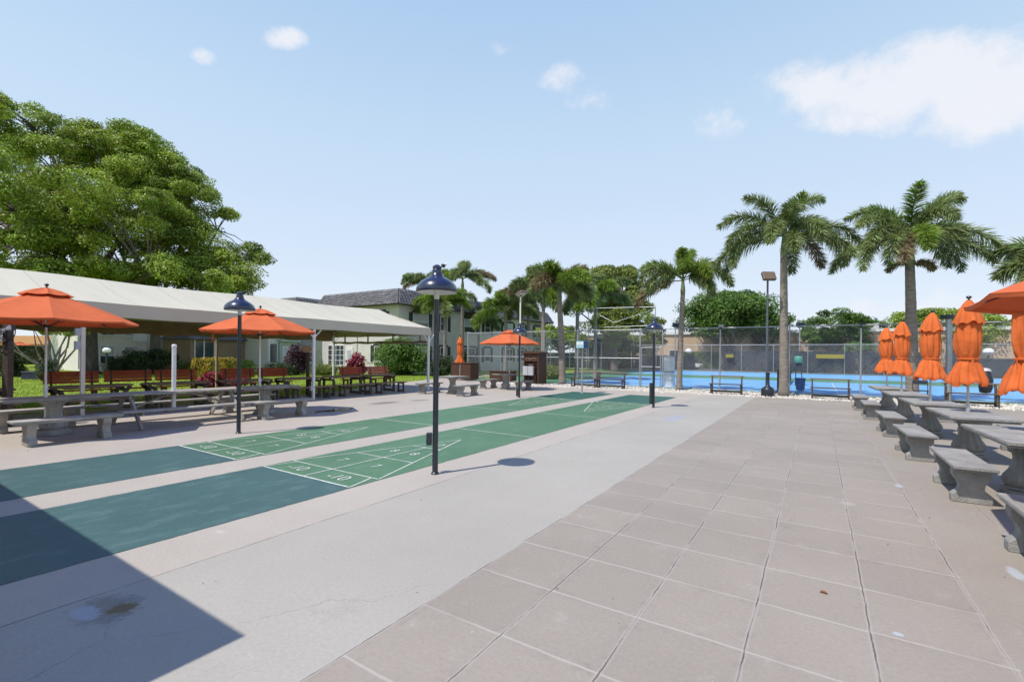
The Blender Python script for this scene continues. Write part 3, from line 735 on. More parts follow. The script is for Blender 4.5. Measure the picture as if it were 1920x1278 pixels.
def open_umbrella(Rr=1.62, rim=2.22, apex=2.80, rz=0, straps=True, pole=None):
    r = empty('patio_umbrella')
    b = MB(); b.path([(0, 0, .05), (0, 0, apex)], .019, 10); b.path([(0, 0, .70), (0, 0, .98)], [.030, .034], 10); b.path([(0, 0, .9), (.06, 0, .9)], .012, 6); b.build('pole', pole or m_white, r, smooth=True)
    def canopy(R0, R1, z0, z1, thick=.006, sag=.05, rings=6):
        b = MB(); n = 8; sg = 7
        for side in (0, 1):
            off = -thick * side
            for k in range(n):
                vs = []; wr = random.uniform(.7, 1.5); ph = random.uniform(0, 6)
                for i in range(rings + 1):
                    f = i / rings; rad = R0 + (R1 - R0) * f; z = z0 + (z1 - z0) * f
                    for j in range(sg + 1):
                        q = j / sg; a0 = 2 * math.pi * k / n; a1 = 2 * math.pi * (k + 1) / n
                        x = rad * ((1 - q) * math.cos(a0) + q * math.cos(a1)); y = rad * ((1 - q) * math.sin(a0) + q * math.sin(a1))
                        e = math.sin(q * math.pi)
                        dip = -sag * e * f * .5 * (R1 / 1.6) - .022 * wr * e * math.sin(f * math.pi) + .02 * math.sin(f * math.pi)
                        if side == 0 and 0 < f < 1: dip += .004 * e * math.sin(f * 17 + q * 9 + ph)
                        vs.append((x, y, z + dip + off))
                W = sg + 1
                fs = [(i * W + j, i * W + j + 1, (i + 1) * W + j + 1, (i + 1) * W + j) for i in range(rings) for j in range(sg)]
                if side: fs = [f[::-1] for f in fs]
                b.add(vs, fs)
        return b
    b = canopy(.22, Rr, apex - .11, rim, rings=8)
    # short valance at the rim, hanging as one hem
    n = 8; vs = []
    for k in range(n):
        for j in range(6):
            q = j / 6; a0 = 2 * math.pi * k / n; a1 = 2 * math.pi * (k + 1) / n
            x = Rr * ((1 - q) * math.cos(a0) + q * math.cos(a1)); y = Rr * ((1 - q) * math.sin(a0) + q * math.sin(a1)); dip = -.05 * math.sin(q * math.pi) * .5 * (Rr / 1.6)
            vs += [(x, y, rim + dip), (x * .995, y * .995, rim + dip - .035)]
    W = n * 6; b.add(vs, [(2 * k, 2 * k + 1, (2 * k + 3) % (2 * W), (2 * k + 2) % (2 * W)) for k in range(W)])
    cn = b.build('canopy', m_orange, r, smooth='all')
    b = canopy(.015, .40, apex + .03, apex - .115, sag=.14, rings=4); b.build('vent_cap', m_orange, cn, smooth=True)
    for k in range(8):
        a = 2 * math.pi * k / 8; b = MB()
        b.bar((.04 * math.cos(a), .04 * math.sin(a), apex - .06), (Rr * .985 * math.cos(a), Rr * .985 * math.sin(a), rim - .008), .014, .018)
        mx_ = .52 * Rr; b.bar((.05 * math.cos(a), .05 * math.sin(a), rim - .10), (mx_ * math.cos(a), mx_ * math.sin(a), rim + (apex - rim) * .47), .010, .012)
        b.build('rib', m_black, r)
    b = MB(); b.lathe([(.024, -.03), (.055, -.02), (.055, .02), (.024, .03)], (0, 0, rim - .10), 14); b.build('hub', m_black, r)
    b = MB(); b.lathe([(.02, 0), (.012, .02), (.03, .035), (.036, .055), (.026, .072), (.006, .08)], (0, 0, apex + .03), 14); b.build('finial', m_black, r, smooth=True)
    if straps:
        b = MB(); a = -2.3
        for d in (0, .06): b.bar((Rr * .80 * math.cos(a + d), Rr * .80 * math.sin(a + d), rim + .08), (Rr * .82 * math.cos(a + d), Rr * .82 * math.sin(a + d), rim - .26 - d), .035, .006)
        b.build('tie_strap', m_orange, r)
    return r
o = open_umbrella(1.62, 2.15, 2.78, pole=m_alu); o.location = (2.62, 5.45, 0); o.rotation_euler[2] = R(18.3)
tag(o, 'open orange umbrella reaching in from the right edge over the nearest table', 'umbrella')
o = open_umbrella(1.44, 2.22, 2.84); o.location = (-12.6, 2.80, 0); o.rotation_euler[2] = YAW + R(3)
tag(o, 'largest open orange umbrella, at the left edge over the first grey table', 'umbrella')
o = open_umbrella(1.44, 2.22, 2.80); o.location = (-12.6, 7.0, 0); o.rotation_euler[2] = YAW + R(5)
tag(o, 'open orange umbrella behind the left lamp post, over the pedestal table', 'umbrella')
o = open_umbrella(1.45, 2.20, 2.82, straps=False, pole=m_alu); o.location = (-12.4, 18.95, 0); o.rotation_euler[2] = YAW + R(2)
tag(o, 'small looking open orange umbrella in the middle distance near the brown cabinets', 'umbrella')
o = closed_umbrella(9.3, top=2.72, tie=1.62, bottom=1.15, w=.92); o.location = (-18.2, 22.35, 0)
tag(o, 'closed orange umbrella left of the low brown cabinet, in front of a palm', 'umbrella')

# ---- left row of grey tables
t1 = conc_table(m_concl, L=1.55, w=.80, round_base=True); t1.location = (-12.6, 2.92, 0); tag(t1, 'weathered concrete pedestal table at the left edge under the big umbrella', 'table', 'pedestal tables in the left row')
t4 = copy_tree(t1, (-12.6, 7.15, 0), label='weathered concrete pedestal table ending the left row, right of the left lamp post')
lb = conc_bench(m_concl, L=1.5, w=.40); lb.location = (-11.42, 2.85, 0); tag(lb, 'weathered concrete bench nearest the green courts at the left edge', 'bench', 'concrete benches of the left row')
copy_tree(lb, (-13.62, 2.9, 0), label='weathered concrete bench behind the first pedestal table at the left edge')
copy_tree(lb, (-11.50, 7.0, 0), label='weathered concrete bench in front of the far pedestal table, right of the left lamp post')
copy_tree(lb, (-13.62, 7.2, 0), label='weathered concrete bench behind the far pedestal table of the left row')
pt = picnic_table(m_gwood, L=2.86); pt.location = (-12.6, 5.12, 0); tag(pt, 'long grey timber picnic table between the two pedestal tables of the left row', 'picnic table')
b = MB(); b.lathe([(.045, .3), (.045, 1.74), (.052, 1.745), (.052, 1.80), (.03, 1.82)], n=16); o = b.build('umbrella_sleeve', m_white, smooth=True); o.location = (-12.6, 4.98, 0)
tag(o, 'white capped plastic pipe rising through the long grey picnic table', 'pipe')
# ---- two table groups in the middle distance
for i, (x, y, yb, lab) in enumerate(((-12.8, 15.25, 14.95, 'left'), (-12.6, 18.95, 18.95, 'right'))):
    t = conc_table(m_conc, L=1.1, w=.85); t.location = (x, y, 0); tag(t, ('grey concrete table standing just behind the front lamp post' if i == 0 else 'grey concrete table under the small open umbrella'), 'table')
    for k in (-1, 1):
        o = conc_bench(m_conc, L=1.35, w=.38); o.location = (x + k * 1.02, yb, 0)
        tag(o, ['grey concrete bench partly behind the front lamp post', 'grey concrete bench right of the table behind the front lamp post', 'grey concrete bench left of the table under the small open umbrella',
                'grey concrete bench right of the small umbrella table, by the cue cabinet'][i * 2 + (k + 1) // 2], 'bench', 'benches of the middle tables')

# ---- brown picnic tables and red backed benches under the canopy
def brown_table(L=1.72):
    r = empty('picnic_table')
    b = MB(); w = .74; c = .2
    poly = [(-w / 2, -L / 2 + c), (-w / 2 + c, -L / 2), (w / 2 - c, -L / 2), (w / 2, -L / 2 + c), (w / 2, L / 2 - c), (w / 2 - c, L / 2), (-w / 2 + c, L / 2), (-w / 2, L / 2 - c)]
    b.prism(poly, (0, 0, .725), (1, 0, 0), (0, 1, 0), (0, 0, 1), .045); b.build('tabletop', m_btop, r, bevel=.004)
    b = MB()
    for i in range(4): b.bar((-.28 + i * .187, -L / 2 + .25, .69), (-.28 + i * .187, L / 2 - .25, .69), .03, .02)
    b.build('apron', m_brown, r)
    for e in (-1, 1):
        y = e * (L / 2 - .22)
        for s in (-1, 1):
            b = MB(); b.bar((s * .30, y, 0), (s * .30, y, .60), .075, .075); b.bar((s * .30, y, .56), (s * .22, y + e * .14, .70), .06, .07); b.build('leg', m_brown, r)
        b = MB(); b.bar((-.3, y, .06), (.3, y, .06), .06, .09); b.build('crosspiece', m_brown, r)
        b = MB(); b.bar((-.32, y, .62), (.32, y, .62), .06, .08); b.build('crosspiece', m_brown, r)
    return r
def brown_bench(L=1.72, back=False):
    r = empty('bench' if not back else 'backed_bench')
    b = MB()
    for i in range(3): b.box(((i - 1) * .125, 0, .43), (.115, L, .035))
    b.build('seat', m_btop if not back else m_red, r, bevel=.003)
    for e in (-1, 1):
        y = e * (L / 2 - .2)
        for s in (-1, 1):
            b = MB(); b.bar((s * .15, y, 0), (s * .15, y, .41), .06, .06); b.build('leg', m_brown, r)
        b = MB(); b.bar((-.17, y, .06), (.17, y, .06), .05, .07); b.build('crosspiece', m_brown, r)
        b = MB(); b.bar((-.18, y, .385), (.18, y, .385), .05, .06); b.build('crosspiece', m_brown, r)
        if back:
            b = MB(); b.bar((-.17, y, .30), (-.30, y, 1.02), .05, .06); b.build('back_post', m_brown, r)
    if back:
        b = MB()
        for i in range(4): b.box((-.225 - i * .018, 0, .69 + i * .095), (.028, L - .04, .086), rot=Matrix.Rotation(R(-10), 3, 'Y'))
        b.build('backrest', m_red, r, bevel=.003)
    return r
bt = brown_table(); ys = [2.15, 4.42, 6.40, 8.40, 10.35, 12.25, 14.05]
nm = ['at the left edge of the photo', 'right of the big umbrella pole', 'behind the white capped pipe', 'behind the left lamp post', 'just left of the white canopy post', 'just right of the white canopy post', 'at the right end of the canopy']
b2 = brown_bench(1.62)
for i, y in enumerate(ys):
    o = bt if i == 0 else copy_tree(bt)
    o.location = (-16.0, y, 0); tag(o, 'dark brown table with clipped corners under the canopy, ' + nm[i], 'picnic table', 'brown tables under the canopy')
    o = b2 if i == 0 else copy_tree(b2)
    o.location = (-15.2, y - .02, 0); tag(o, 'backless brown bench before the brown table, ' + nm[i], 'bench', 'backless brown benches under the canopy')
rb = brown_bench(1.36, True)
for i, (y, x) in enumerate(((4.95, -19.35), (6.40, -19.35), (7.82, -19.35), (10.0, -19.35), (11.45, -19.35), (15.05, -18.8), (16.55, -18.6))):
    o = rb if i == 0 else copy_tree(rb)
    o.location = (x, y, -.02); tag(o, ['red slatted bench back farthest left, behind the umbrella pole', 'red slatted bench back in line below the dark rounded shrub, second from left', 'red slatted bench back just left of the yellow hedge',
        'red slatted bench back behind the left lamp post', 'red slatted bench back just right of the second umbrella pole', 'worn brown slatted bench back in front of the red shrub by the house door', 'worn brown slatted bench back in front of the big round bush'][i], 'bench', 'red backed benches behind the canopy tables')

# ---- spectator benches by the tennis fence
def court_bench(L=1.62):
    r = empty('spectator_bench')
    b = MB(); b.box((.0, .16, .80), (L + .1, .15, .045)); b.build('top_plank', m_btop, r, bevel=.004)
    b = MB(); b.box((.0, -.20, .455), (L + .05, .24, .04)); b.build('seat', m_brown, r, bevel=.004)
    for e in (-1, 1):
        x = e * (L / 2 - .06)
        b = MB(); b.bar((x, .10, 0), (x, .10, .68), .07, .07); b.bar((x, .10, .64), (x - e * .0, .17, .79), .07, .07); b.build('leg', m_brown, r)
        b = MB(); b.bar((x, -.24, 0), (x, -.24, .44), .06, .06); b.bar((x, -.3, .41), (x, .12, .41), .05, .06); b.bar((x, -.24, .05), (x, .12, .05), .05, .07); b.build('leg', m_brown, r)
    b = MB(); b.bar((-L / 2 + .06, .10, .12), (L / 2 - .06, .10, .12), .05, .07); b.build('stretcher', m_brown, r)
    return r
cb = court_bench(); L_ = 1.62
pts = [((1073, 723), (1118, 725.5)), ((1120, 725), (1169, 728)), ((1333, 739), (1391, 740)), ((1522, 746), (1594, 750)), ((1775, 757), (1874, 765))]
labs = ['brown two plank bench farthest left, beside a leaning palm foot', 'brown two plank bench joined right of the leftmost one, by the scoreboard pole', 'brown two plank bench left of the tall floodlight pole',
        'brown two plank bench right of the floodlight palm, left of the closed umbrellas', 'brown two plank bench behind the largest closed umbrella']
for i, (p, q) in enumerate(pts):
    x0, _, _ = onrow(p[0], a=22.75); x1, _, _ = onrow(q[0], a=22.75)
    o = cb if i == 0 else copy_tree(cb)
    o.location = ((x0 + x1) / 2, 22.9, 0); sc = (x1 - x0) / (L_ - .06); o.scale = (sc, 1, 1); tag(o, labs[i], 'bench', 'two plank benches along the tennis fence')

# ---- lamps
def lamp_post(box=None, tilt=0):
    r = empty('lamp_post')
    b = MB(); b.path([(0, 0, 0), (0, 0, 2.41)], [.040, .036], 14); b.lathe([(.055, 0), (.055, .015), (.042, .03)], n=16); b.build('pole', m_black, r, smooth=True)
    b = MB(); b.lathe([(.036, 2.405), (.038, 2.50), (.045, 2.53), (.075, 2.57), (.08, 2.60), (.05, 2.61)], n=20); b.build('diffuser', m_glass, r, smooth=True)
    pr = [(.275, 2.500), (.285, 2.515), (.284, 2.545), (.262, 2.60), (.215, 2.65), (.150, 2.69), (.100, 2.72), (.085, 2.745), (.078, 2.76)]
    b = MB(); b.lathe(pr, n=40, caps=False); b.lathe([(.06, 2.742), (.075, 2.74), (.095, 2.712), (.145, 2.68), (.208, 2.64), (.254, 2.592), (.276, 2.54), (.275, 2.5)], n=40, mi=1, caps=False); b.build('lamp_shade', [m_navy, m_white], r, smooth=True)
    b = MB(); b.lathe([(.055, 2.755), (.068, 2.765), (.070, 2.80), (.055, 2.825), (.062, 2.83), (.062, 2.855), (.04, 2.875), (.015, 2.885)], n=16); b.path([(0, 0, 2.84), (.08, 0, 2.87), (.13, 0, 2.90)], .010, 6); b.build('cap', m_navy, r, smooth=True)
    b = MB(); b.lathe([(.012, -.025), (.03, -.015), (.032, .015), (.012, .025)], (.085, .0, 2.872), 10); b.build('light_sensor', m_black, r, smooth=True)
    if box:
        z0, z1, w = box
        b = MB(); b.box((-.085, 0, (z0 + z1) / 2), (.075, w, z1 - z0)); b.build('outlet_box', m_black, r, bevel=.008)
    return r
for p, box, lab in (((-4.42, 4.91), (.40, .57, .075), 'black lamp post at the front right of the near green court, tallest in view'),
                    ((-9.89, 5.07), None, 'black lamp post between the left tables and the far green court'),
                    ((-4.43, 15.27), (.12, .80, .11), 'black lamp post standing at the far right end of the green courts'),
                    ((-9.73, 15.59), (.05, .36, .10), 'black lamp post in front of the small open umbrella')):
    o = lamp_post(box); o.location = (*p, 0); o.rotation_euler[2] = YAW + .1; tag(o, lab, 'lamp', 'black dome lamp posts')

# ================================================================== canopy tent
r = empty('canopy_tent', label='long cream gabled canopy tent on white posts over the brown tables', cat='canopy')
XE, XR, XB, ZE, ZR = -15.0, -18.5, -22.0, 2.86, 3.86
YA, YZ = -9.0, 16.3
ny = 52; b = MB()
def roof_z(f, y):            # f 0 at the eave .. 1 at the ridge
    ph = (y - 4.0) / 6.3
    sag = .035 * (math.cos(2 * math.pi * ph) - 1) * (1 - abs(2 * f - 1) * .2)
    return ZE + (ZR - ZE) * f - .10 * math.sin(f * math.pi) + sag
for off in (0, -.008):
    vs = []; cols = 13
    for j in range(ny + 1):
        y = YA + (YZ - YA) * j / ny
        for i in range(cols):
            q = i / (cols - 1); f = 1 - abs(2 * q - 1); vs.append((XE + (XB - XE) * q, y, roof_z(f, y) + off))
    fs = [(j * cols + i, j * cols + i + 1, (j + 1) * cols + i + 1, (j + 1) * cols + i) for j in range(ny) for i in range(cols - 1)]
    b.add(vs, fs if off == 0 else [f[::-1] for f in fs])
b.build('roof', m_tent, r, smooth=True, fixn=False)
b = MB()
for y in np.arange(YA + 1.6, YZ, 1.575):
    for s0, s1 in ((XE, XR), (XB, XR)):
        for i in range(6):
            f0, f1 = i / 6, (i + 1) / 6
            b.bar((s0 + (s1 - s0) * f0, y + .0, roof_z(f0, y) + .002), (s0 + (s1 - s0) * f1, y, roof_z(f1, y) + .002), .03, .005)
b.build('seam', mat('vinyl seam', (.42, .40, .34), .7, .05), r)
def valance(name, p, q, z0, z1, m, wave=.012, n=60, inward=0):
    b = MB(); p, q = Vector((*p, 0)), Vector((*q, 0)); d = (q - p).normalized(); s = Vector((-d.y, d.x, 0)); vs = []
    for off in (0, .006):
        for i in range(n + 1):
            c = p + (q - p) * i / n
            for k in range(5):
                z = z1 + (z0 - z1) * k / 4; w = wave * math.sin(i * 1.3 + k * .4) * k / 4 + wave * .6 * math.sin(i * .37) * k / 4
                vs.append(c + s * (w + off) + Vector((0, 0, z + (wave * 1.4 * math.sin(i * .8) if k == 4 else 0))))
    W = 5; o = (n + 1) * W
    for side in (0, 1):
        fs = [(side * o + i * W + k, side * o + (i + 1) * W + k, side * o + (i + 1) * W + k + 1, side * o + i * W + k + 1) for i in range(n) for k in range(W - 1)]
        b.f += [f if side else f[::-1] for f in fs]; b.m += [0] * len(fs)
    b.v += [tuple(v) for v in vs]
    return b.build(name, m, r, smooth=True)
valance('valance', (XE, YA), (XE, YZ), 2.50, 2.85, m_tentv, .006, 90)
valance('valance', (XB, YA), (XB, YZ), 2.50, 2.85, m_tentv, .006, 90)
valance('valance', (XE, YZ), (XB, YZ), 2.50, 2.85, m_tentv, .006, 30)
b = MB(); b.prism([(XE, 2.84), (XB, 2.84), (XR, 3.80)], (0, YZ - .02, 0), (1, 0, 0), (0, 0, 1), (0, 1, 0), .01); b.build('gable', m_tentv, r)
valance('rolled_curtain', (XB + .10, YA), (XB + .10, YZ - .2), 2.30, 2.80, m_curtain, .022, 110)
# rolled side curtain at the far gable, hung on straps
b = MB(); pts_ = [(XE - .15 - i * .45, YZ - .10, 2.20 + .02 * math.sin(i * 1.9)) for i in range(16)]
b.path(pts_, [.055 + .012 * math.sin(i * 2.1) for i in range(16)], 10)
for i in (1, 5, 9, 13): b.bar((pts_[i][0], YZ - .10, 2.2), (pts_[i][0], YZ - .10, 2.6), .09, .012)
b.build('rolled_curtain', m_curtain, r, smooth=True)
b = MB()
for x, z in ((XE - .06, 2.74), (XB + .06, 2.74), (XR, 3.70)): b.path([(x, YA, z), (x, YZ - .05, z)], .03, 8)
b.build('purlin', m_white, r, smooth=True)
for y in (-8.6, -2.3, 4.0, 10.3, 16.2):
    b = MB(); b.path([(XE - .06, y, 2.78), ((XE + XR) / 2, y, 3.10), (XR, y, 3.70)], .022, 8); b.path([(XB + .06, y, 2.78), ((XB + XR) / 2, y, 3.10), (XR, y, 3.70)], .022, 8); b.path([(XE - .06, y, 2.79), (XB + .06, y, 2.79)], .02, 6); b.path([(XR, y, 2.79), (XR, y, 3.74)], .02, 6)
    b.build('rafter', m_white, r, smooth=True)
    for x in (XE - .06, XB + .06):
        m = m_white if y > 8 or x < -20 else m_post
        if x < -20 and y < 12: m = mat('tan painted post', (.42, .30, .20), .6, .15) if 'tan painted post' not in MATS else MATS['tan painted post']
        b = MB(); b.box((x, y, 1.39), (.085, .085, 2.82)); po = b.build('post', m, r, bevel=.006)
        for s in (-1, 1):
            b = MB(); b.bar((x, y + s * .04, 2.22), (x, y + s * .36, 2.56), .03, .03); b.build('brace', m, po)
        if x > -16 and y in (4.0, 10.3):
            b = MB()
            if y == 4.0: b.box((x + .0, y - .10, 2.10), (.12, .10, .18)); b.box((x, y - .10, 1.78), (.12, .10, .20)); b.bar((x, y - .07, 2.0), (x, y - .07, 1.2), .02)
            else: b.box((x + .0, y - .09, .40), (.11, .09, .16)); b.bar((x, y - .06, .45), (x, y - .06, 2.4), .018)
            b.build('outlet_box', m_grey, po)
        if x < -20 and y > 16:
            b = MB(); b.bar((x + .3, y - .2, 2.62), (x - .3, y - .1, 2.75), .05, .03); b.build('bracket', m_curtain, po)

# ---- round fan on a dark post at the left edge
x, y, Yd = onrow(2, r=-14.6)
r = empty('outdoor_fan', (x, y, 0), YAW, 'black caged round fan on a dark wooden post at the far left edge', 'fan')
b = MB(); b.box((.02, .12, 1.16), (.12, .12, 2.32)); b.build('post', m_brown, r)
b = MB()
for rad, yy in ((.26, -.02), (.25, .05), (.17, -.07), (.09, -.09)):
    b.path([(rad * math.cos(a) + .0, yy, 2.06 + rad * math.sin(a)) for a in np.linspace(0, 2 * math.pi, 33)], .009 if rad > .2 else .004, 6, caps=False)
for k in range(20):
    a = k * math.pi / 10; b.path([(.03 * math.cos(a), -.10, 2.06 + .03 * math.sin(a)), (.17 * math.cos(a), -.07, 2.06 + .17 * math.sin(a)), (.26 * math.cos(a), 0, 2.06 + .26 * math.sin(a))], .003, 4)
b.build('guard', m_black, r, smooth=True)
b = MB(); b.prism([(0.04 * math.cos(a), .04 * math.sin(a)) for a in np.linspace(0, 6.28, 13)[:-1]], (0, 0, 2.06), (1, 0, 0), (0, 0, 1), (0, 1, 0), .14)
for k in range(3):
    a = k * 2.09 + .4; b.prism([(.03 * math.cos(a), .03 * math.sin(a)), (.22 * math.cos(a - .3), .22 * math.sin(a - .3)), (.23 * math.cos(a + .25), .23 * math.sin(a + .25))], (0, .0, 2.06), (1, 0, 0), (0, 0, 1), (0, 1, 0), .01)
b.build('blades', m_grey, r)

# ---- brown cabinets
def cabinet(name, x, y, w, d, h, label, cat, doors=2):
    r = empty(name, (x, y, 0), 0, label, cat)
    b = MB(); b.box((0, 0, h / 2 + .04), (w, d, h - .08)); 
    b.build('body', m_cab, r, bevel=.01)
    b = MB()
    n = int(w / .10)
    for i in range(n): b.box((-w / 2 + (i + .5) * w / n, -d / 2 - .012, h / 2 + .02), (w / n - .014, .02, h - .16))
    n2 = int(d / .10)
    for i in range(n2): b.box((w / 2 + .012, -d / 2 + (i + .5) * d / n2, h / 2 + .02), (.02, d / n2 - .014, h - .16))
    b.build('cladding', m_cab, r)
    b = MB(); b.box((0, 0, h + .025), (w + .12, d + .12, .05)); b.build('lid', m_cab, r, bevel=.008)
    b = MB(); b.box((0, -d / 2 - .028, h * .6), (.14, .012, .03)); b.build('handle', m_black, r)
    return r
cabinet('storage_box', -19.2, 24.1, 1.55, .85, 1.08, 'low dark brown slatted storage cabinet right of the closed umbrella', 'cabinet')
b = None
x, y, Yd = onrow(937, a=25.6); cabinet('storage_box', -16.3, 24.2, 1.6, .55, .62, 'lowest dark brown storage bench behind the small umbrella table', 'storage box')
r = empty('cue_cabinet', (-13.75, 23.75, 0), 0, 'tall dark brown shuffleboard cue cabinet with two grey boxes on its front', 'cabinet')
W_, D_, H_ = .98, .95, 1.74
b = MB(); b.box((-W_ / 2 + .03, 0, H_ / 2), (.06, D_, H_)); b.box((W_ / 2 - .03, 0, H_ / 2), (.06, D_, H_)); b.box((0, D_ / 2 - .03, H_ / 2), (W_ - .12, .06, H_)); b.box((0, 0, .05), (W_ - .12, D_ - .1, .08)); b.build('body', m_cab, r, bevel=.005)
b = MB(); b.prism([(-W_ / 2 - .07, 0), (-W_ / 2 - .07, .07), (-.2, .13), (.2, .14), (W_ / 2 + .07, .08), (W_ / 2 + .07, 0)], (0, 0, H_ + .003), (1, 0, 0), (0, 0, 1), (0, 1, 0), D_ + .16); b.build('roof', m_cab, r)
b = MB(); b.box((0, -D_ / 2 + .05, H_ - .24), (W_ - .125, .03, .40)); b.box((0, -.1, 1.14), (W_ - .13, .6, .04)); b.box((0, -.1, .96), (W_ - .13, .6, .03)); b.build('shelf', m_cab, r)
b = MB()
for i in range(9): b.path([(-.34 + i * .085, -.30, .1), (-.34 + i * .085 + random.uniform(-.02, .02), -.36, 1.55)], .011, 6)
for i in range(5): b.box((-.3 + i * .15, -D_ / 2 + .02, 1.46 + random.uniform(-.03, .04)), (.07, .04, .10))
b.build('cues', m_btop, r)
for s in (-1, 1):
    b = MB(); b.box((-.12 + s * .175, -D_ / 2 - .08, .76), (.33, .16, .52)); b.build('grey_box', m_grey, r, bevel=.01)
b = MB()
for s in (-.35, -.15, .12, .3): b.bar((s, -D_ / 2 - .02, .08), (s, -D_ / 2 - .02, .5), .05, .03)
b.box((.02, -D_ / 2 - .03, 1.10), (.28, .05, .12)); b.build('rack', m_brown, r)

# ---- scoreboard on a pole
r = empty('scoreboard', (-8.7, 19.15, 0), 0, 'small blue and aqua scoreboard box on a thin grey pole beyond the green courts', 'scoreboard')
b = MB(); b.path([(0, 0, 0), (0, 0, 1.98)], .032, 12); b.lathe([(.07, 0), (.07, .02), (.04, .04)], n=14); b.build('pole', m_galv, r, smooth=True)
b = MB(); b.box((0, .0, 2.13), (.36, .50, .31)); b.build('box', m_blue, r, bevel=.01)
b = MB(); b.box((0, -.256, 2.13), (.35, .012, .30)); b.build('face', m_teal, r)
b = MB(); b.box((-.08, -.266, 2.18), (.14, .008, .14)); b.box((.085, -.266, 2.18), (.13, .008, .14))
for i in range(6): b.box((-.14 + i * .056, -.266, 2.035), (.03, .008, .05))
b.build('number_plates', m_white, r)

# ---- trash and smoking posts etc.
r = empty('smoking_post', (*onrow(1440, a=22.75)[:2], 0), 0, 'black bell shaped smokers post at the foot of the floodlight pole', 'ashtray')
b = MB(); b.lathe([(.24, 0), (.25, .02), (.25, .30), (.22, .36), (.12, .42), (.075, .48), (.065, .9), (.085, .95), (.08, 1.0), (.03, 1.03)], n=24); b.build('body', m_black, r, smooth=True)
b = MB(); b.lathe([(.255, .06), (.262, .08), (.255, .10)], n=24); b.build('base_ring', m_black, r, smooth=True)

def chain_mesh(b, p, q, z0, z1, pitch=.10, w=.0055):
    """two layers of slanting wires between two ground points"""
    p, q = Vector((*p, 0)), Vector((*q, 0)); L = (q - p).length; d = (q - p) / L; h = z1 - z0; s = Vector((-d.y, d.x, 0))
    k = -h
    while k < L:
        for sg in (1, -1):
            a0, a1 = k, k + h
            t0, t1 = max(0, a0), min(L, a1)
            if t1 <= t0: continue
            za, zb = z0 + (t0 - a0), z0 + (t1 - a0)
            if sg < 0: za, zb = z0 + z1 - za, z0 + z1 - zb
            A, B = p + d * t0 + Vector((0, 0, za)), p + d * t1 + Vector((0, 0, zb))
            o = s * (.004 * sg); dd = (B - A).normalized(); n1 = dd.cross(s).normalized()
            vs = [A + o + n1 * w / 2, A + o - n1 * w / 2 + s * w * .3, A + o - n1 * w / 2 - s * w * .3, B + o + n1 * w / 2, B + o - n1 * w / 2 + s * w * .3, B + o - n1 * w / 2 - s * w * .3]
            b.add(vs, [(0, 1, 4, 3), (1, 2, 5, 4), (2, 0, 3, 5)])
        k += pitch
def fence(name, pts, h, label, spacing=3.0, pitch=.10, w=.0042, pr=.035, midrail=True, posts=None, group=None, cat='fence', cap=True, mesh_m=None, z0=.05):
    r = empty(name, (pts[0][0], pts[0][1], 0), 0, label, cat, group); O = Vector((pts[0][0], pts[0][1]))
    bm_, bt_ = MB(), MB(); P = []
    for p, q in zip(pts[:-1], pts[1:]):
        p, q = Vector(p) - O, Vector(q) - O; L = (q - p).length; n = max(1, round(L / spacing))
        chain_mesh(bm_, p, q, z0, h - .02, pitch, w)
        bt_.path([(p.x, p.y, h), (q.x, q.y, h)], pr * .72, 8)
        if midrail: bt_.path([(p.x, p.y, h * .5), (q.x, q.y, h * .5)], pr * .5, 6)
        bt_.path([(p.x, p.y, .06), (q.x, q.y, .06)], .006, 5)
        P += [p + (q - p) * i / n for i in range(n)]
    P.append(Vector(pts[-1]) - O)
    if posts is not None: P = [Vector(p) - O for p in posts]
    bm_.build('wire_mesh', mesh_m or m_wire, r); bt_.build('rail', m_galv, r, smooth=True)
    for p in P:
        b = MB(); b.path([(p.x, p.y, -.1), (p.x, p.y, h + .02)], pr, 10)
        if cap: b.lathe([(pr * 1.15, 0), (pr * 1.1, .03), (.01, .06)], (p.x, p.y, h + .02), 10)
        b.build('post', m_galv, r, smooth=True)
    return r
FY, FH = 24.95, 3.08
px_posts = [877, 948, 1020, 1083, 1200]
X = lambda p: onrow(p, a=FY)[0]
gx0, gx1 = X(1200), X(1242)
fence('chain_link_fence', [(X(877), FY), (gx0, FY)], FH, 'tall chain link tennis fence left of the gate, behind the cue cabinet', posts=[(X(p), FY) for p in px_posts], pitch=.10)
fence('chain_link_fence', [(gx1, FY), (13.2, FY)], FH, 'tall chain link tennis fence right of the gate, behind the palms', posts=[(X(p), FY) for p in (1242, 1350, 1480, 1614, 1700)] + [(4.4, FY), (8.0, FY), (13.2, FY)], pitch=.10, midrail=False)
fence('chain_link_fence', [(X(877), FY + .1), (X(877), 52)], FH, 'tall chain link tennis fence running back beside the two storey house', 3.6, .14, .006, midrail=True)
# big corner post with a lamp head on the fence
r = empty('floodlight_post', (X(1775), FY - .3, 0), YAW, 'thick grey post with a low wide head behind the third closed umbrella', 'light pole')
b = MB(); b.path([(0, 0, 0), (0, 0, 3.25)], .085, 14); b.build('pole', m_galv, r, smooth=True)
b = MB(); b.box((0, 0, 3.30), (.42, .3, .16)); b.build('light_head', m_dark, r, bevel=.02)
r = empty('fence_gate', (gx0, FY, 0), 0, 'tall narrow chain link gate left of the first palm on the fence line', 'gate')
gw = gx1 - gx0
b = MB(); chain_mesh(b, (.08, -.03), (gw - .08, -.03), .08, 2.1, .10, .0045); chain_mesh(b, (.08, -.03), (gw - .08, -.03), 2.2, FH - .05, .10, .0045); b.build('wire_mesh', m_wire, r)
b = MB()
for x in (.09, gw - .09): b.path([(x, -.03, .08), (x, -.03, 2.12)], .024, 8)
for z in (.08, 1.1, 2.12): b.path([(.09, -.03, z), (gw - .09, -.03, z)], .022, 8)
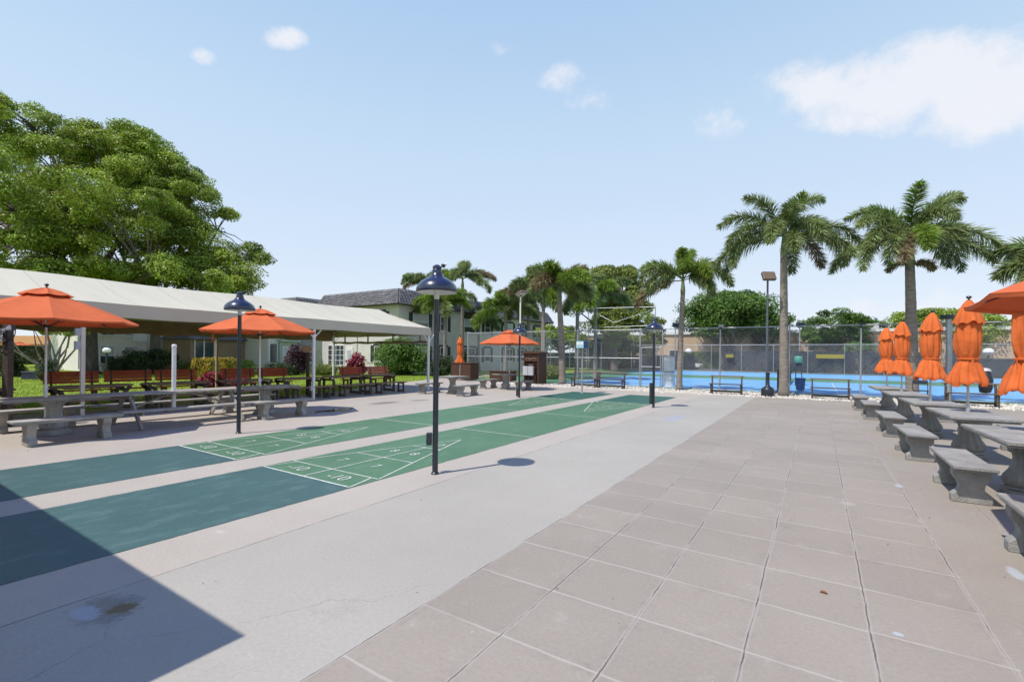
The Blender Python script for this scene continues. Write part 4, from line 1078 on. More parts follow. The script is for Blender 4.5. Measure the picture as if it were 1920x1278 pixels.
b.path([(0, 0, FH), (gw, 0, FH)], .026, 8); b.path([(0, 0, FH - .12), (gw, 0, FH - .12)], .018, 8)
b.build('gate_frame', m_galv, r, smooth=True)
b = MB(); b.box((gw - .16, -.07, 1.08), (.12, .05, .05)); b.build('latch', m_galv, r)
# low divider fence running back from the flood pole
x0 = X(1457)
r = empty('divider_fence', (x0, FY + .5, 0), 0, 'low dark mesh divider running back between the courts behind the smokers post', 'fence')
b = MB(); b.box((0, 6.5, .55), (.02, 13, 1.0)); b.box((.12, 0, .55), (.26, .03, 1.08)); b.build('mesh_panel', m_screen, r)
for i in range(6): b = MB(); b.path([(0, i * 2.6, 0), (0, i * 2.6, 1.1)], .025, 8); b.build('post', m_dark, r)
# far fence
fence('chain_link_fence', [(-19.9, 58.7), (34, 58.7)], 3.05, 'far chain link fence beyond the blue courts, hung with dark windscreens', 3.2, .20, .008, .04, midrail=False)
r = empty('windscreen', (0, 58.9, 0), 0, 'long dark windscreen cloth tied to the far tennis fence', 'windscreen')
for x0_, x1_, h_ in ((-19.5, -12.2, 1.75), (-9.2, 3.2, 2.35), (3.4, 8.8, 2.3), (12.0, 21.5, 1.75)):
    b = MB(); n = 40; vs = []
    for k, yy in ((0, 0), (1, .03)):
        for i in range(n + 1):
            xx = x0_ + (x1_ - x0_) * i / n
            for z in (.12, h_ / 2, h_): vs.append((xx, yy + .03 * math.sin(i * 1.2 + z * 2), z + (.02 * math.sin(i * .9) if z == h_ else 0)))
    W = 3; o_ = (n + 1) * 3
    b.add(vs, [(s * o_ + i * W + k, s * o_ + (i + 1) * W + k, s * o_ + (i + 1) * W + k + 1, s * o_ + i * W + k + 1) for s in (0, 1) for i in range(n) for k in (0, 1)])
    b.build('cloth', m_screen, r)
# yellow boards on the far fence
for px, py, w, h, lab, z_ in ((1138, 654, 1.3, 1.0, 'small yellow board on the wires of the far fence, left of a matching one', 0), (1168, 654, 1.2, .95, 'small yellow board on the far fence just left of the gate', 0),
                        (1368, 667, .8, .38, 'little yellow board under the dense round tree on the far fence', 0), (1556, 668, 2.4, .42, 'long yellow board on the far fence right of the thick palm trunk', 0)):
    x, y, Yd = onrow(px, a=58.5); o = MB(); o.box((0, 0, 0), (w, .03, h)); q = o.build('sign_board', m_yellow, bevel=.004); q.location = (x, y, zat(py, Yd, px)); tag(q, lab, 'sign')
# barrels and bins inside the court
x, y, _ = onrow(1255, a=26.4)
for k, (z, lab) in enumerate(((0, 'lower white plastic barrel of the stack by the first palm'), (.85, 'upper white plastic barrel of the stack by the first palm'))):
    r = empty('plastic_barrel', (x, y, z), 0, lab, 'barrel')
    b = MB(); b.lathe([(.27, .0), (.30, .03), (.29, .1), (.30, .28), (.285, .30), (.30, .32), (.30, .55), (.285, .57), (.30, .59), (.29, .78), (.30, .80), (.29, .84), (.0, .845)], n=28, caps=True); b.build('body', m_barrel, r, smooth=True)
    b = MB(); b.lathe([(.302, .79), (.312, .80), (.312, .83), (.302, .84)], n=28); b.build('rim', m_galv, r, smooth=True)
x, y, _ = onrow(1501, a=27.5)
r = empty('waste_bin', (x, y, 0.05), 0, 'dark blue waste bin standing on the blue court right of the thick palm', 'bin')
b = MB(); b.lathe([(.17, 0), (.18, .01), (.23, .58), (.24, .60), (.225, .61), (.20, .56), (.16, .04), (.0, .03)], n=24); b.build('body', m_blue, r, smooth=True)
x, y, _ = onrow(1497, a=33)
r = empty('water_cooler', (x, y, 0), 0, 'green drinks cooler on a slanted frame right of the thick palm', 'cooler')
b = MB(); b.lathe([(.17, 1.35), (.20, 1.4), (.21, 1.68), (.18, 1.74), (.0, 1.76)], n=20); b.build('tank', mat('sea green plastic', (.12, .38, .27), .5, .1), r, smooth=True)
b = MB(); b.bar((-.9, 0, .15), (.1, 0, 1.36), .12, .12); b.bar((-.15, 0, 0), (-.1, 0, 1.35), .05); b.bar((.2, 0, 0), (.15, 0, 1.35), .05); b.build('stand', m_dark, r)
# green bin-like folding chair behind third umbrella and person-free bag on bench
x, y, _ = onrow(1727, a=23.6)
r = empty('folding_chair', (x, y, 0), 0, 'black metal folding chair behind the closed umbrellas by the fence', 'chair')
b = MB(); b.path([(-.22, .1, .45), (-.22, .16, .80), (-.18, .17, .86), (.18, .17, .86), (.22, .16, .80), (.22, .1, .45)], .014, 8); b.build('frame', m_black, r, smooth=True)
b = MB(); b.box((0, .155, .76), (.40, .02, .14), rot=Matrix.Rotation(R(-8), 3, 'X')); b.build('backrest', m_black, r, bevel=.006)
b = MB(); b.box((0, -.04, .45), (.42, .40, .03)); b.build('seat', m_black, r, bevel=.008)
for sx in (-.2, .2):
    for y0, y1 in ((-.22, .2), (.22, -.2)): b = MB(); b.path([(sx, y0, 0), (sx, y1 * .5, .44)], .012, 6); b.build('leg', m_black, r)
x, y, _ = onrow(1848, a=24.0)
r = empty('garden_pack', (x, y, .42), 0, 'dark bag with a pale top hanging behind the rightmost two plank bench', 'bag')
b = MB(); b.lathe([(.05, 0), (.15, .03), (.19, .2), (.20, .5), (.17, .72), (.12, .80)], n=18, mod=lambda t, z: 1 + .08 * math.sin(3 * t + z * 6)); b.build('body', m_black, r, smooth=True)
b = MB(); b.lathe([(.12, .79), (.17, .82), (.12, .90), (.03, .93)], n=18); b.build('lid', m_grey, r, smooth=True)

# ---- flood lights
def flood(px, py_top, a, wbox, label, pole_r=.055, hd=.4, m_=None, yawed=0, tilt=-25, mpole=None, hh=None):
    x, y, Yd = onrow(px, a=a); z = zat(py_top, Yd, px)
    r = empty('floodlight_pole', (x, y, 0), YAW + yawed, label, 'light pole')
    b = MB(); b.path([(0, 0, 0), (0, 0, z)], [pole_r, pole_r * .8], 12); b.build('pole', mpole or m_galv, r, smooth=True)
    hh = hh or wbox * .3
    b = MB(); b.box((0, -.08, z + hh * .4), (wbox, hd, hh), rot=Matrix.Rotation(R(tilt), 3, 'X')); hdn = b.build('light_head', m_ or m_tan, r, bevel=.02)
    b = MB(); b.box((0, 0, 0), (wbox * .86, hd * .8, .012)); ln = b.build('lens', m_glass, hdn); ln.location = (0, -.08 - math.sin(R(-tilt)) * (hh / 2 + .006) * -1 * -1, z + hh * .4 - math.cos(R(tilt)) * (hh / 2 + .006)); ln.rotation_euler = (R(tilt), 0, 0)
    b = MB(); b.bar((0, 0, z - .12), (0, -.05, z + .05), .08, .06); b.build('bracket', m_dark, r)
    return r
flood(1438, 521, 22.95, .54, 'tallest grey floodlight pole with a tan lamp box between two palms', .048, .40, tilt=62, hh=.16, mpole=mat('slate grey paint', (.10, .115, .14), .5, .1))
flood(975, 552, 21.6, .50, 'thin pale floodlight pole with a slanted tan head above the small open umbrella', .05, .5, tilt=-22, yawed=.7, mpole=m_white, hh=.13)
flood(1499, 612, 60.3, .75, 'distant thin floodlight pole with a dark head right of the thick palm', .07, .4, m_dark, hh=.5, tilt=20)
flood(1266, 612, 60.3, .75, 'distant dark floodlight head left of the first palm trunk', .07, .4, m_dark, hh=.5, tilt=20)
flood(1614, 609, 24.5, .16, 'grey pole with a small dark head left of the closed umbrellas', .035, .16, m_dark, hh=.12, tilt=0)
flood(1350, 612, 24.5, .2, 'small round headed lamp on the fence post left of the flood pole', .03, .16, m_galv, hh=.10, tilt=0)
for i, (px, py, a, lab) in enumerate(((1291, 662, 61, 'white globe lamp on a dark post left of the dense round tree'), (1853, 664, 61, 'white globe lamp before the tan building at the far right'), (1522, 668, 61, 'white globe lamp right of the thick palm trunk'), (1070, 664, 61, 'white globe lamp seen through the fence beside the leftmost leaning palm'))):
    x, y, Yd = onrow(px, a=a); z = zat(py, Yd, px)
    r = empty('globe_lamp', (x, y, 0), 0, lab, 'lamp', 'white globe lamps beyond the fence')
    b = MB(); b.path([(0, 0, 0), (0, 0, z)], .09, 10); b.build('pole', m_black, r)
    b = MB(); b.lathe([(.08, -.30), (.3, -.2), (.42, 0), (.36, .22), (.15, .36), (.02, .38)], (0, 0, z + .2), 16); b.build('globe', m_barrel, r, smooth=True)
x, y, Yd = onrow(200, r=-34); z = zat(660, Yd, 200)
r = empty('globe_lamp', (x, y, 0), 0, 'white globe lamp on a dark post on the lawn right of the big trunk', 'lamp')
b = MB(); b.path([(0, 0, 0), (0, 0, z)], .055, 10); b.build('pole', m_black, r)
b = MB(); b.lathe([(.08, -.14), (.18, -.10), (.20, .02), (.12, .12), (.02, .14)], (0, 0, z + .12), 16); b.build('globe', m_barrel, r, smooth=True)
x, y, Yd = onrow(657, r=-20.4)
# bird feeder like lantern near the red bench
r = empty('signpost', (-16.6, 11.1, 0), YAW, 'dark post with an oval tan plaque right beside the white canopy post', 'sign post')
b = MB(); b.box((0, 0, .85), (.10, .10, 1.7)); b.build('post', m_brown, r)
b = MB(); b.prism([(.22 * math.cos(a), .13 * math.sin(a)) for a in np.linspace(0, 6.28, 25)[:-1]], (0, -.07, 1.80), (1, 0, 0), (0, 0, 1), (0, 1, 0), .03); b.build('plaque', mat('tan plaque', (.5, .34, .2), .7, .1), r)

# overhead pipe frame behind the scoreboard
xa, ya, Ya = onrow(1103, a=26.4); xb, yb, Yb = onrow(1228, a=26.4)
za_, zb_ = zat(578, Ya, 1103), zat(575, Yb, 1228)
r = empty('pipe_frame', (xa, ya, 0), 0, 'thin white overhead pipe frame on the court behind the scoreboard', 'frame')
b = MB(); b.path([(0, 0, za_), (xb - xa, 0, zb_)], .022, 8); b.path([(.1, 0, za_ - .1), (1.6, 0, za_ - .9), (xb - xa, 0, zb_ - .1)], .010, 6); b.path([(0, 0, FH + .25), (xb - xa, 0, FH + .3)], .014, 6); b.build('crossbar', m_galv, r, smooth=True)
for x_, z_ in ((0, za_), (xb - xa, zb_)): b = MB(); b.path([(x_, 0, 0), (x_, 0, z_)], .024, 8); b.build('post', m_galv, r, smooth=True)
# little brown leaf on the flags
b = MB(); b.path([(-.022, 0, .006), (-.008, .004, .013), (.01, 0, .012), (.026, -.003, .006)], [.003, .009, .008, .002], 8); o = b.build('dry_seed_pod', m_brass, smooth=True); o.location = (*site(1544, 1112), 0); tag(o, 'small rust coloured seed pod lying on the flags at lower right', 'seed pod')

# ================================================================== palms
RIGHT = np.array([math.cos(YAW), math.sin(YAW), 0.0]); FWD = np.array([-math.sin(YAW), math.cos(YAW), 0.0])
def frond_mesh(p0, az, e0, L, droop, nleaf=300, lw=.030, ll=.42, m=None, parent=None, seed=0, bend=0):
    """plume shaped frond: leaflets all round an arching midrib. az: angle in plan, e0 start elevation, droop total bend"""
    rs = np.random.default_rng(seed + 1)
    n = 22; pts = [np.array(p0, float)]; e = e0; step = L / n
    az_ = az
    for i in range(n):
        e -= droop / n * (.45 + 1.1 * i / n); az_ += bend / n
        pts.append(pts[-1] + step * np.array([math.cos(az_) * math.cos(e), math.sin(az_) * math.cos(e), math.sin(e)]))
    pts = np.array(pts)
    t = rs.uniform(.13, 1.0, nleaf) ** .9; x = t * n; i0 = np.minimum(x.astype(int), n - 1); f = (x - i0)[:, None]
    P = pts[i0] * (1 - f) + pts[i0 + 1] * f; T = unit(pts[i0 + 1] - pts[i0])
    side = unit(np.cross(T, np.array([0, 0, 1.0]))); up = np.cross(side, T)
    ph = rs.uniform(0, 2 * math.pi, nleaf); ph = np.where(rs.random(nleaf) < .45, np.where(rs.random(nleaf) < .5, rs.normal(.15, .35, nleaf), math.pi - rs.normal(.15, .35, nleaf)), ph)
    rad = side * np.cos(ph)[:, None] + up * np.sin(ph)[:, None]
    fw = rs.uniform(.55, 1.0, nleaf)[:, None]
    D = unit(rad + T * fw)
    length = ll * (np.sin(np.clip(t, .05, .97) * math.pi) ** .45) * rs.uniform(.75, 1.1, nleaf)
    W = unit(np.cross(D, rs.normal(size=(nleaf, 3)))) * (lw / 2)
    g = np.zeros((nleaf, 3)); g[:, 2] = -1
    A = P; Bm = P + D * (length * .5)[:, None] + g * (length * .04)[:, None]; Tp = P + D * length[:, None] + g * (length * .22)[:, None]
    q1 = np.stack([A - W * .5, A + W * .5, Bm + W, Bm - W], 1); q2 = np.stack([Bm - W, Bm + W, Tp + W * .12, Tp - W * .12], 1)
    Q = np.concatenate([q1, q2], 0)
    # midrib as a thin strip on both planes
    rr = np.linspace(.028, .008, n + 1)[:, None]; sd = unit(np.cross(np.gradient(pts, axis=0), np.array([0, 0, 1.0]))); u2 = np.array([0, 0, 1.0])
    rib = [np.stack([pts[:-1] - sd[:-1] * rr[:-1], pts[:-1] + sd[:-1] * rr[:-1], pts[1:] + sd[1:] * rr[1:], pts[1:] - sd[1:] * rr[1:]], 1),
           np.stack([pts[:-1] - u2 * rr[:-1], pts[:-1] + u2 * rr[:-1], pts[1:] + u2 * rr[1:], pts[1:] - u2 * rr[1:]], 1)]
    return quads_mesh('frond', np.concatenate([Q] + rib, 0), m or m_frond, parent)
def palm(base, zc, label, fronds, trunk_r=.17, lean=(0, 0), shaft=.9, seed=0, L=2.6, nleaf=560, group='foxtail palms', lw=.036, flower=None, ll=.56):
    """fronds: list of (side -1..1, depth, elevation deg, length factor, droop deg, material)"""
    r = empty('palm_tree', (base[0], base[1], 0), 0, label, 'palm tree', group)
    rs = random.Random(seed); zt = zc - shaft
    lx, ly = lean; n = 26; pts = []; rad = []
    for i in range(n + 1):
        f = i / n; z = zt * f; pts.append((lx * f ** 1.5, ly * f ** 1.5, z - .05))
        rad.append(trunk_r * (1.5 - 3.5 * f if f < .1 else 1.16 - .02 * f if f < .3 else 1.13 - .38 * (f - .3)) * (1 + .035 * (i % 2)))
    b = MB(); b.path(pts, rad, 16); b.build('trunk', m_bark, r, smooth='all')
    b = MB(); b.path([(lx, ly, zt - .06), (lx, ly, zt + .15), (lx, ly, zt + shaft * .6), (lx, ly, zt + shaft)], [trunk_r * .88, trunk_r * .95, trunk_r * .62, trunk_r * .40], 14); b.build('crownshaft', m_shaft, r, smooth=True)
    for k, (sd, dp, el, lf, dr, mm) in enumerate(fronds):
        d = RIGHT * sd + FWD * dp; az = math.atan2(d[1], d[0])
        frond_mesh((lx + .05 * math.cos(az), ly + .05 * math.sin(az), zc - .12 + rs.uniform(-.1, .05)), az, R(el), L * lf, R(dr), nleaf, lw, ll, {0: m_frond, 1: m_frondy, 2: m_frondd}[mm], r, seed * 50 + k, bend=rs.uniform(-.3, .3))
    if flower:
        for k, (sd, dp) in enumerate(flower):
            d = RIGHT * sd + FWD * dp; az = math.atan2(d[1], d[0])
            q = frond_mesh((lx, ly, zt - .02), az, R(35), .95, R(120), 260, .03, .30, m_croton if False else m_frondd if k else m_leafC, r, seed * 50 + 33 + k); q.name = 'flower_stalk'
    return r
PA = onrow(1274, a=24.2); PB = onrow(1470, a=23.6); PC = onrow(1711, a=24.3)
zA = zat(518, PA[2], 1274); zB = zat(436, PB[2], 1470); zC = zat(436, PC[2], 1705)
palm(PA, zA, 'smaller bright foxtail palm with a hanging dry frond, right of the gate', [(-.3, -.5, 86, .62, 30, 1), (.25, .3, 78, .75, 55, 1), (.8, .2, 62, .95, 112, 0), (1, -.3, 38, 1.05, 118, 0), (1, .6, 25, .95, 105, 0), (.35, -1, 42, .85, 120, 1), (.5, -.8, 15, .8, 95, 0),
     (-.8, .3, 55, .9, 95, 1), (-1, -.2, 42, 1.08, 112, 0), (-.9, -.5, 20, 1.0, 98, 0), (-.75, .5, 5, 1.1, 78, 2), (-.2, 1, 40, .9, 110, 0), (-.2, -1, 60, .75, 110, 1)], .120, (.12, .05), .85, 1, L=2.55)
palm(PB, zB, 'broad dark green foxtail palm right behind the tall floodlight pole', [(.55, .1, 74, 1.15, 88, 0), (-.5, -.2, 72, 1.0, 82, 0), (-1, .1, 48, 1.15, 100, 0), (-1, -.3, 28, 1.2, 105, 0), (-.9, .5, 12, 1.15, 88, 0), (-.6, -.8, 30, 1.0, 115, 0), (-.3, -1, 70, .85, 120, 0),
     (1, .2, 38, 1.25, 88, 0), (1, -.3, 26, 1.25, 98, 0), (.9, .5, 12, 1.15, 85, 2), (.7, -.6, 8, 1.1, 80, 0), (.2, 1, 50, .9, 100, 0), (.1, -1, 35, .9, 125, 0), (.15, -.8, 82, .7, 60, 1), (-.2, -1, 5, .85, 80, 0), (.8, .2, 60, .9, 120, 0), (-.95, -.1, 18, 1.25, 118, 0), (-.7, .4, 2, 1.1, 85, 0), (.95, -.1, 14, 1.2, 100, 0), (.5, .5, -5, .95, 70, 0)], .150, (-.05, .05), 1.0, 2, L=2.75, nleaf=540, lw=.032, ll=.55)
palm(PC, zC, 'rightmost whole foxtail palm, tallest, with a purplish trunk behind the closed umbrellas', [(-.2, -.4, 88, .85, 70, 1), (.75, .1, 62, 1.15, 55, 0), (.9, -.4, 72, .8, 80, 0), (1, .1, 40, 1.15, 88, 0), (1, -.4, 22, 1.15, 92, 0), (.9, .4, 8, 1.15, 70, 0), (.8, -.3, 0, 1.1, 62, 0),
     (-.8, .2, 60, .95, 90, 0), (-1, -.1, 42, 1.0, 88, 0), (-1, -.3, 28, 1.05, 105, 0), (-.95, .3, 5, 1.15, 75, 0), (-.7, -.7, -2, 1.05, 70, 2), (-.35, -1, 20, .95, 105, 1), (.2, 1, 45, .9, 95, 0), (0, -1, 60, .8, 130, 0), (-.6, .6, 75, .8, 85, 1), (-.9, -.2, 10, 1.2, 98, 0), (.95, .1, 20, 1.25, 110, 0), (-.6, -.5, 12, 1.1, 112, 0)], .178, (-.1, .08), 1.3, 3, L=2.7, nleaf=540, lw=.032, ll=.55,
     flower=[(1, -.3), (-1, .2), (.6, -.8)])
FR = lambda s: [( math.cos(a) , math.sin(a), random.Random(s * 31 + i).uniform(10, 78), random.Random(s * 7 + i).uniform(.85, 1.1), random.Random(s + i * 3).uniform(80, 118), (1 if (i * 7 + s) % 5 == 0 else 2 if (i * 5 + s) % 9 == 0 else 0)) for i, a in enumerate(np.arange(13) * 2.4 + s)]
for i, (px, a, ptop, lab, kw) in enumerate((
        (2010, 24.3, 505, 'foxtail palm mostly cut off by the right edge of the photo', dict(trunk_r=.16, L=2.3)),
        (1055, 24.6, 532, 'foxtail palm with a thick spotted trunk just left of the scoreboard', dict(trunk_r=.165, L=2.3, lean=(-.25, 0))),
        (1018, 29.5, 545, 'foxtail palm left of the spotted trunk, its crown overlapping the neighbour', dict(trunk_r=.14, L=2.9)),
        (1116, 31.0, 552, 'slim foxtail palm behind the pipe frame, right of the spotted trunk', dict(trunk_r=.11, L=2.8)),
        (948, 31.0, 580, 'low foxtail palm in front of the long house, left of the pale flood pole', dict(trunk_r=.14, L=2.9)),
        (834, 30.0, 572, 'bright young foxtail palm with a slim pale trunk just right of the front lamp post', dict(trunk_r=.13, L=2.9)),
        (866, 34.0, 520, 'taller darker foxtail palm rising behind the young one near the front lamp post', dict(trunk_r=.15, L=3.4)),
        (800, 40.0, 535, 'foxtail palm mostly hidden behind the dome of the front lamp post', dict(trunk_r=.16, L=3.6)),
        (1082, 38.0, 545, 'far foxtail palm at the back of the palm cluster left of the big olive tree', dict(trunk_r=.16, L=3.2)),
        (897, 38.0, 598, 'foxtail palm low against the long house wall behind the closed umbrella', dict(trunk_r=.14, L=3.1)),
        (990, 34.0, 560, 'foxtail palm filling the gap between the pale flood pole and the palm cluster', dict(trunk_r=.14, L=3.0)))):
    p = onrow(px, a=a); z = zat(ptop, p[2], px); k = 90 + i
    fr = FR(i + 2)
    if i == 5: fr = [(f[0], f[1], f[2], f[3], f[4], 1 if j % 2 == 0 else f[5]) for j, f in enumerate(fr)]
    palm(p, z, lab, fr, seed=10 + i, nleaf=560, lw=.046, ll=.70, **kw)

# ================================================================== broad leaved trees
def at(px, py, Y):
    k = (px - 960) / FPX
    return np.array([(k * math.cos(YAW) - math.sin(YAW)) * Y, (k * math.sin(YAW) + math.cos(YAW)) * Y, zat(py, Y, px)])
def crown_leaves(lobes, ncl, nleaf, rc, size, flat=.5, seed=0, low=-.25, inner=.25):
    rs = np.random.default_rng(seed); cc = []
    vol = np.array([l[3] * l[4] * l[5] for l in lobes]) ** (2 / 3); vol /= vol.sum()
    for l, v in zip(lobes, vol):
        m = max(3, int(ncl * v)); c = np.array(l[:3]); rr = np.array(l[3:6])
        k = 0
        while k < m:
            d = unit(rs.normal(size=3))
            if d[2] < low and rs.random() < .8: continue
            f = 1.0 if rs.random() > inner else rs.uniform(.45, .9)
            cc.append((c + d * rr * f * rs.uniform(.88, 1.08), rc * rs.uniform(.65, 1.35))); k += 1
    P, Nn, S = [], [], []
    per = nleaf // len(cc)
    for c, r_ in cc:
        d = unit(rs.normal(size=(per, 3)) + np.array([0, 0, .35])); rad = rs.uniform(.35, 1.0, per) ** .45
        # lumpy twigs: pull leaves towards a few directions so that the edge is broken
        tw = unit(rs.normal(size=(7, 3)) + np.array([0, 0, .3])); w = np.max(d @ tw.T, 1); rad *= .62 + .55 * np.clip((w - .55) / .45, 0, 1) ** 1.0
        p = c + d * rad[:, None] * r_ * np.array([1.15, 1.15, flat * 1.15]) + rs.normal(size=(per, 3)) * r_ * .04
        P.append(p); Nn.append(unit(d * .7 + rs.normal(size=(per, 3)) * .55 + np.array([0, 0, .55]))); S.append(size * rs.uniform(.6, 1.25, per))
    return cc, np.concatenate(P), np.concatenate(Nn), np.concatenate(S)
def tree(base, label, lobes, trunk_r, fork, ncl=60, nleaf=20000, rc=1.2, size=.14, m=None, seed=0, nlimb=7, group=None, flat=.5, low=-.25, cat='tree', bark=None, inner=.25, stems=1, limb_r=.55):
    b0 = np.array([base[0], base[1], 0.0]); r = empty('tree', tuple(b0), 0, label, cat, group); rs = random.Random(seed)
    cc, P, Nn, S = crown_leaves(lobes, ncl, nleaf, rc, size, flat, seed, low, inner)
    q = quads_mesh('crown', leaf_quads(P - b0, Nn, S, .5), m or m_leafB, r)
    C_ = np.array([c for c, _ in cc]) - b0
    top = np.array([0, 0, fork])
    # limbs towards spread out clumps
    idx = [int(np.argmax(np.linalg.norm(C_ - top, axis=1)))]
    while len(idx) < min(nlimb, len(C_)):
        dmin = np.min(np.linalg.norm(C_[:, None] - C_[idx][None], axis=2), 1); idx.append(int(np.argmax(dmin)))
    b = MB(); bb = MB()
    if stems == 1:
        b.path([(0, 0, -.1), (0, 0, .25), (rs.uniform(-.05, .05) * trunk_r, 0, fork * .5), tuple(top + np.array([0, 0, .2]))], [trunk_r * 1.75, trunk_r * 1.15, trunk_r * .95, trunk_r * .85], 14)
    nodes = []
    for j, i in enumerate(idx):
        e = C_[i]; s0 = top if stems == 1 else np.array([math.cos(j * 2.4) * trunk_r * .8, math.sin(j * 2.4) * trunk_r * .8, -.05])
        mid = s0 * .45 + e * .55; mid[2] = s0[2] + (e[2] - s0[2]) * (.62 if stems == 1 else .5); mid += np.array([rs.uniform(-.06, .06), rs.uniform(-.06, .06), 0]) * np.linalg.norm(e - s0)
        path = [s0, s0 * .7 + mid * .3 + np.array([0, 0, .04 * e[2]]), mid, mid * .5 + e * .5 + np.array([0, 0, .02 * e[2]]), e]
        tr_ = trunk_r * limb_r
        bb.path([tuple(p) for p in path], [tr_, tr_ * .8, tr_ * .55, tr_ * .3, tr_ * .1], 8)
        nodes += [(p, tr_ * k) for p, k in ((path[2], .5), (path[3], .3), ((path[1] + path[2]) / 2, .6))]
    for i, c in enumerate(C_):
        if i in idx: continue
        dd = [np.linalg.norm(c - p) for p, _ in nodes]; p, w = nodes[int(np.argmin(dd))]
        mid = p * .5 + c * .5 + np.array([0, 0, .08 * np.linalg.norm(c - p)]); w = min(w, trunk_r * .2)
        bb.path([tuple(p), tuple(mid), tuple(c)], [w * .8, w * .5, w * .15], 5)
    if stems == 1: b.build('trunk', bark or m_bark2, r, smooth='all')
    bb.build('limbs' if stems == 1 else 'trunk', bark or m_bark2, r, smooth='all')
    return r
def lobe_px(px, py, Y, rx, rz, ry=None):
    c = at(px, py, Y); return (*c, rx * Y / FPX, (ry or rx) * Y / FPX, rz * Y / FPX)

# the two big shade trees at the left
Y1 = 34
t1b = at(168, 693, Y1)
tree((t1b[0], t1b[1]), 'huge spreading shade tree at the left with a flared trunk behind the canopy tent', [lobe_px(30, 290, 38, 70, 95), lobe_px(150, 330, 39, 120, 85), lobe_px(20, 430, 35, 130, 90), lobe_px(180, 450, 35, 150, 80), lobe_px(-130, 360, 42, 150, 140), lobe_px(230, 330, 40, 90, 90), lobe_px(120, 520, 33, 130, 60), lobe_px(-80, 540, 33, 150, 70), lobe_px(90, 380, 31, 120, 70), lobe_px(40, 480, 31, 110, 60), lobe_px(10, 240, 35, 55, 50), lobe_px(240, 420, 33, 80, 60), lobe_px(200, 520, 31, 110, 45)],
     .46, 5.2, 330, 290000, 1.05, .098, m_leafA, 3, 11, flat=.58, inner=.22)
t2b = at(291, 693, 37)
tree((t2b[0], t2b[1]), 'second big shade tree behind, reaching out to the right over the canopy tent', [lobe_px(240, 300, 40, 80, 60), lobe_px(300, 365, 39, 80, 60), lobe_px(355, 395, 38, 60, 35), lobe_px(290, 440, 36, 85, 50), lobe_px(385, 508, 38, 70, 34), lobe_px(452, 488, 38, 36, 26), lobe_px(435, 530, 37, 42, 24), lobe_px(330, 535, 35, 110, 35), lobe_px(210, 260, 40, 45, 25)],
     .36, 3.6, 210, 160000, .92, .095, m_leafA, 5, 10, flat=.58, inner=.22)
# trees beyond the courts
def bgtree(px, ybase, Y, lobes, label, **kw):
    p = at(px, ybase, Y); return tree((p[0], p[1]), label, [lobe_px(*l) for l in lobes], group='trees beyond the courts', **kw)
bgtree(1152, 690, 52, [(1150, 540, 52, 48, 38), (1170, 590, 51, 42, 38), (1115, 575, 53, 45, 45), (1165, 518, 53, 30, 20), (1190, 585, 50, 26, 34), (1130, 620, 50, 50, 25)], 'tall olive green tree with yellowish leaves behind the cluster of palms', trunk_r=.4, fork=2.6, ncl=70, nleaf=75000, rc=1.15, size=.13, m=m_leafC, seed=21, inner=.4)
bgtree(1365, 688, 72, [(1362, 590, 72, 72, 32), (1330, 612, 70, 46, 22), (1402, 606, 70, 42, 26), (1370, 577, 72, 48, 24)], 'dense round dark green tree with many stems between the two middle palms', trunk_r=.45, fork=1.9, ncl=90, nleaf=42000, rc=1.7, size=.20, m=m_leafB, seed=22, nlimb=11, flat=.6, low=-.15, bark=m_bark)
bgtree(1440, 690, 74, [(1425, 606, 74, 38, 24), (1400, 600, 75, 36, 24)], 'companion tree merging with the right side of the dense round tree', trunk_r=.4, fork=2.0, ncl=40, nleaf=16000, rc=1.5, size=.20, m=m_leafB, seed=28, flat=.6)
bgtree(1560, 690, 70, [(1560, 610, 70, 45, 25), (1530, 635, 69, 30, 18), (1590, 640, 68, 30, 18)], 'small spreading tree before the tan building right of the thick palm', trunk_r=.3, fork=1.8, ncl=44, nleaf=16000, rc=1.2, size=.18, m=m_leafB, seed=23, bark=m_bark)
bgtree(1640, 690, 74, [(1640, 625, 74, 32, 18), (1625, 645, 73, 25, 14)], 'low bushy tree between the small spreading tree and the closed umbrellas', trunk_r=.25, fork=1.6, ncl=30, nleaf=10000, rc=1.1, size=.18, m=m_leafB, seed=24)
bgtree(1770, 690, 66, [(1770, 610, 66, 70, 26), (1840, 625, 64, 50, 28), (1730, 600, 67, 40, 18), (1800, 640, 63, 50, 20)], 'wide green tree behind the largest closed umbrella', trunk_r=.35, fork=2.1, ncl=70, nleaf=26000, rc=1.3, size=.17, m=m_leafA, seed=25)
bgtree(1225, 690, 66, [(1225, 625, 66, 25, 26), (1205, 650, 64, 30, 20)], 'grey green loose tree left of the smaller bright palm, beyond the fence', trunk_r=.25, fork=2, ncl=34, nleaf=10000, rc=1.0, size=.16, m=m_leafC, seed=26)
bgtree(1050, 690, 56, [(1040, 632, 56, 32, 18), (1075, 640, 55, 22, 14)], 'bright yellow green low tree seen through the fence between the palms', trunk_r=.3, fork=2.0, ncl=30, nleaf=12000, rc=1.0, size=.14, m=m_leafA, seed=27)
bgtree(1150, 695, 62, [(1150, 655, 60, 50, 18), (1120, 650, 62, 30, 16)], 'dark low tree behind the yellow boards on the far fence', trunk_r=.3, fork=1.5, ncl=40, nleaf=14000, rc=1.1, size=.17, m=m_hedge, seed=29)
# many stemmed bare legged tree on the lawn at the left
p = at(100, 692, 30)
tree((p[0], p[1]), 'many stemmed shrub tree with pale bare stems fanning up from a hedge at the left', [lobe_px(40, 610, 30, 50, 22), lobe_px(110, 600, 31, 50, 25), lobe_px(150, 620, 29, 25, 16)], .32, 1.0, 26, 9000, .55, .09, m_leafA, 31, 14, stems=2, bark=m_bark, limb_r=.26)

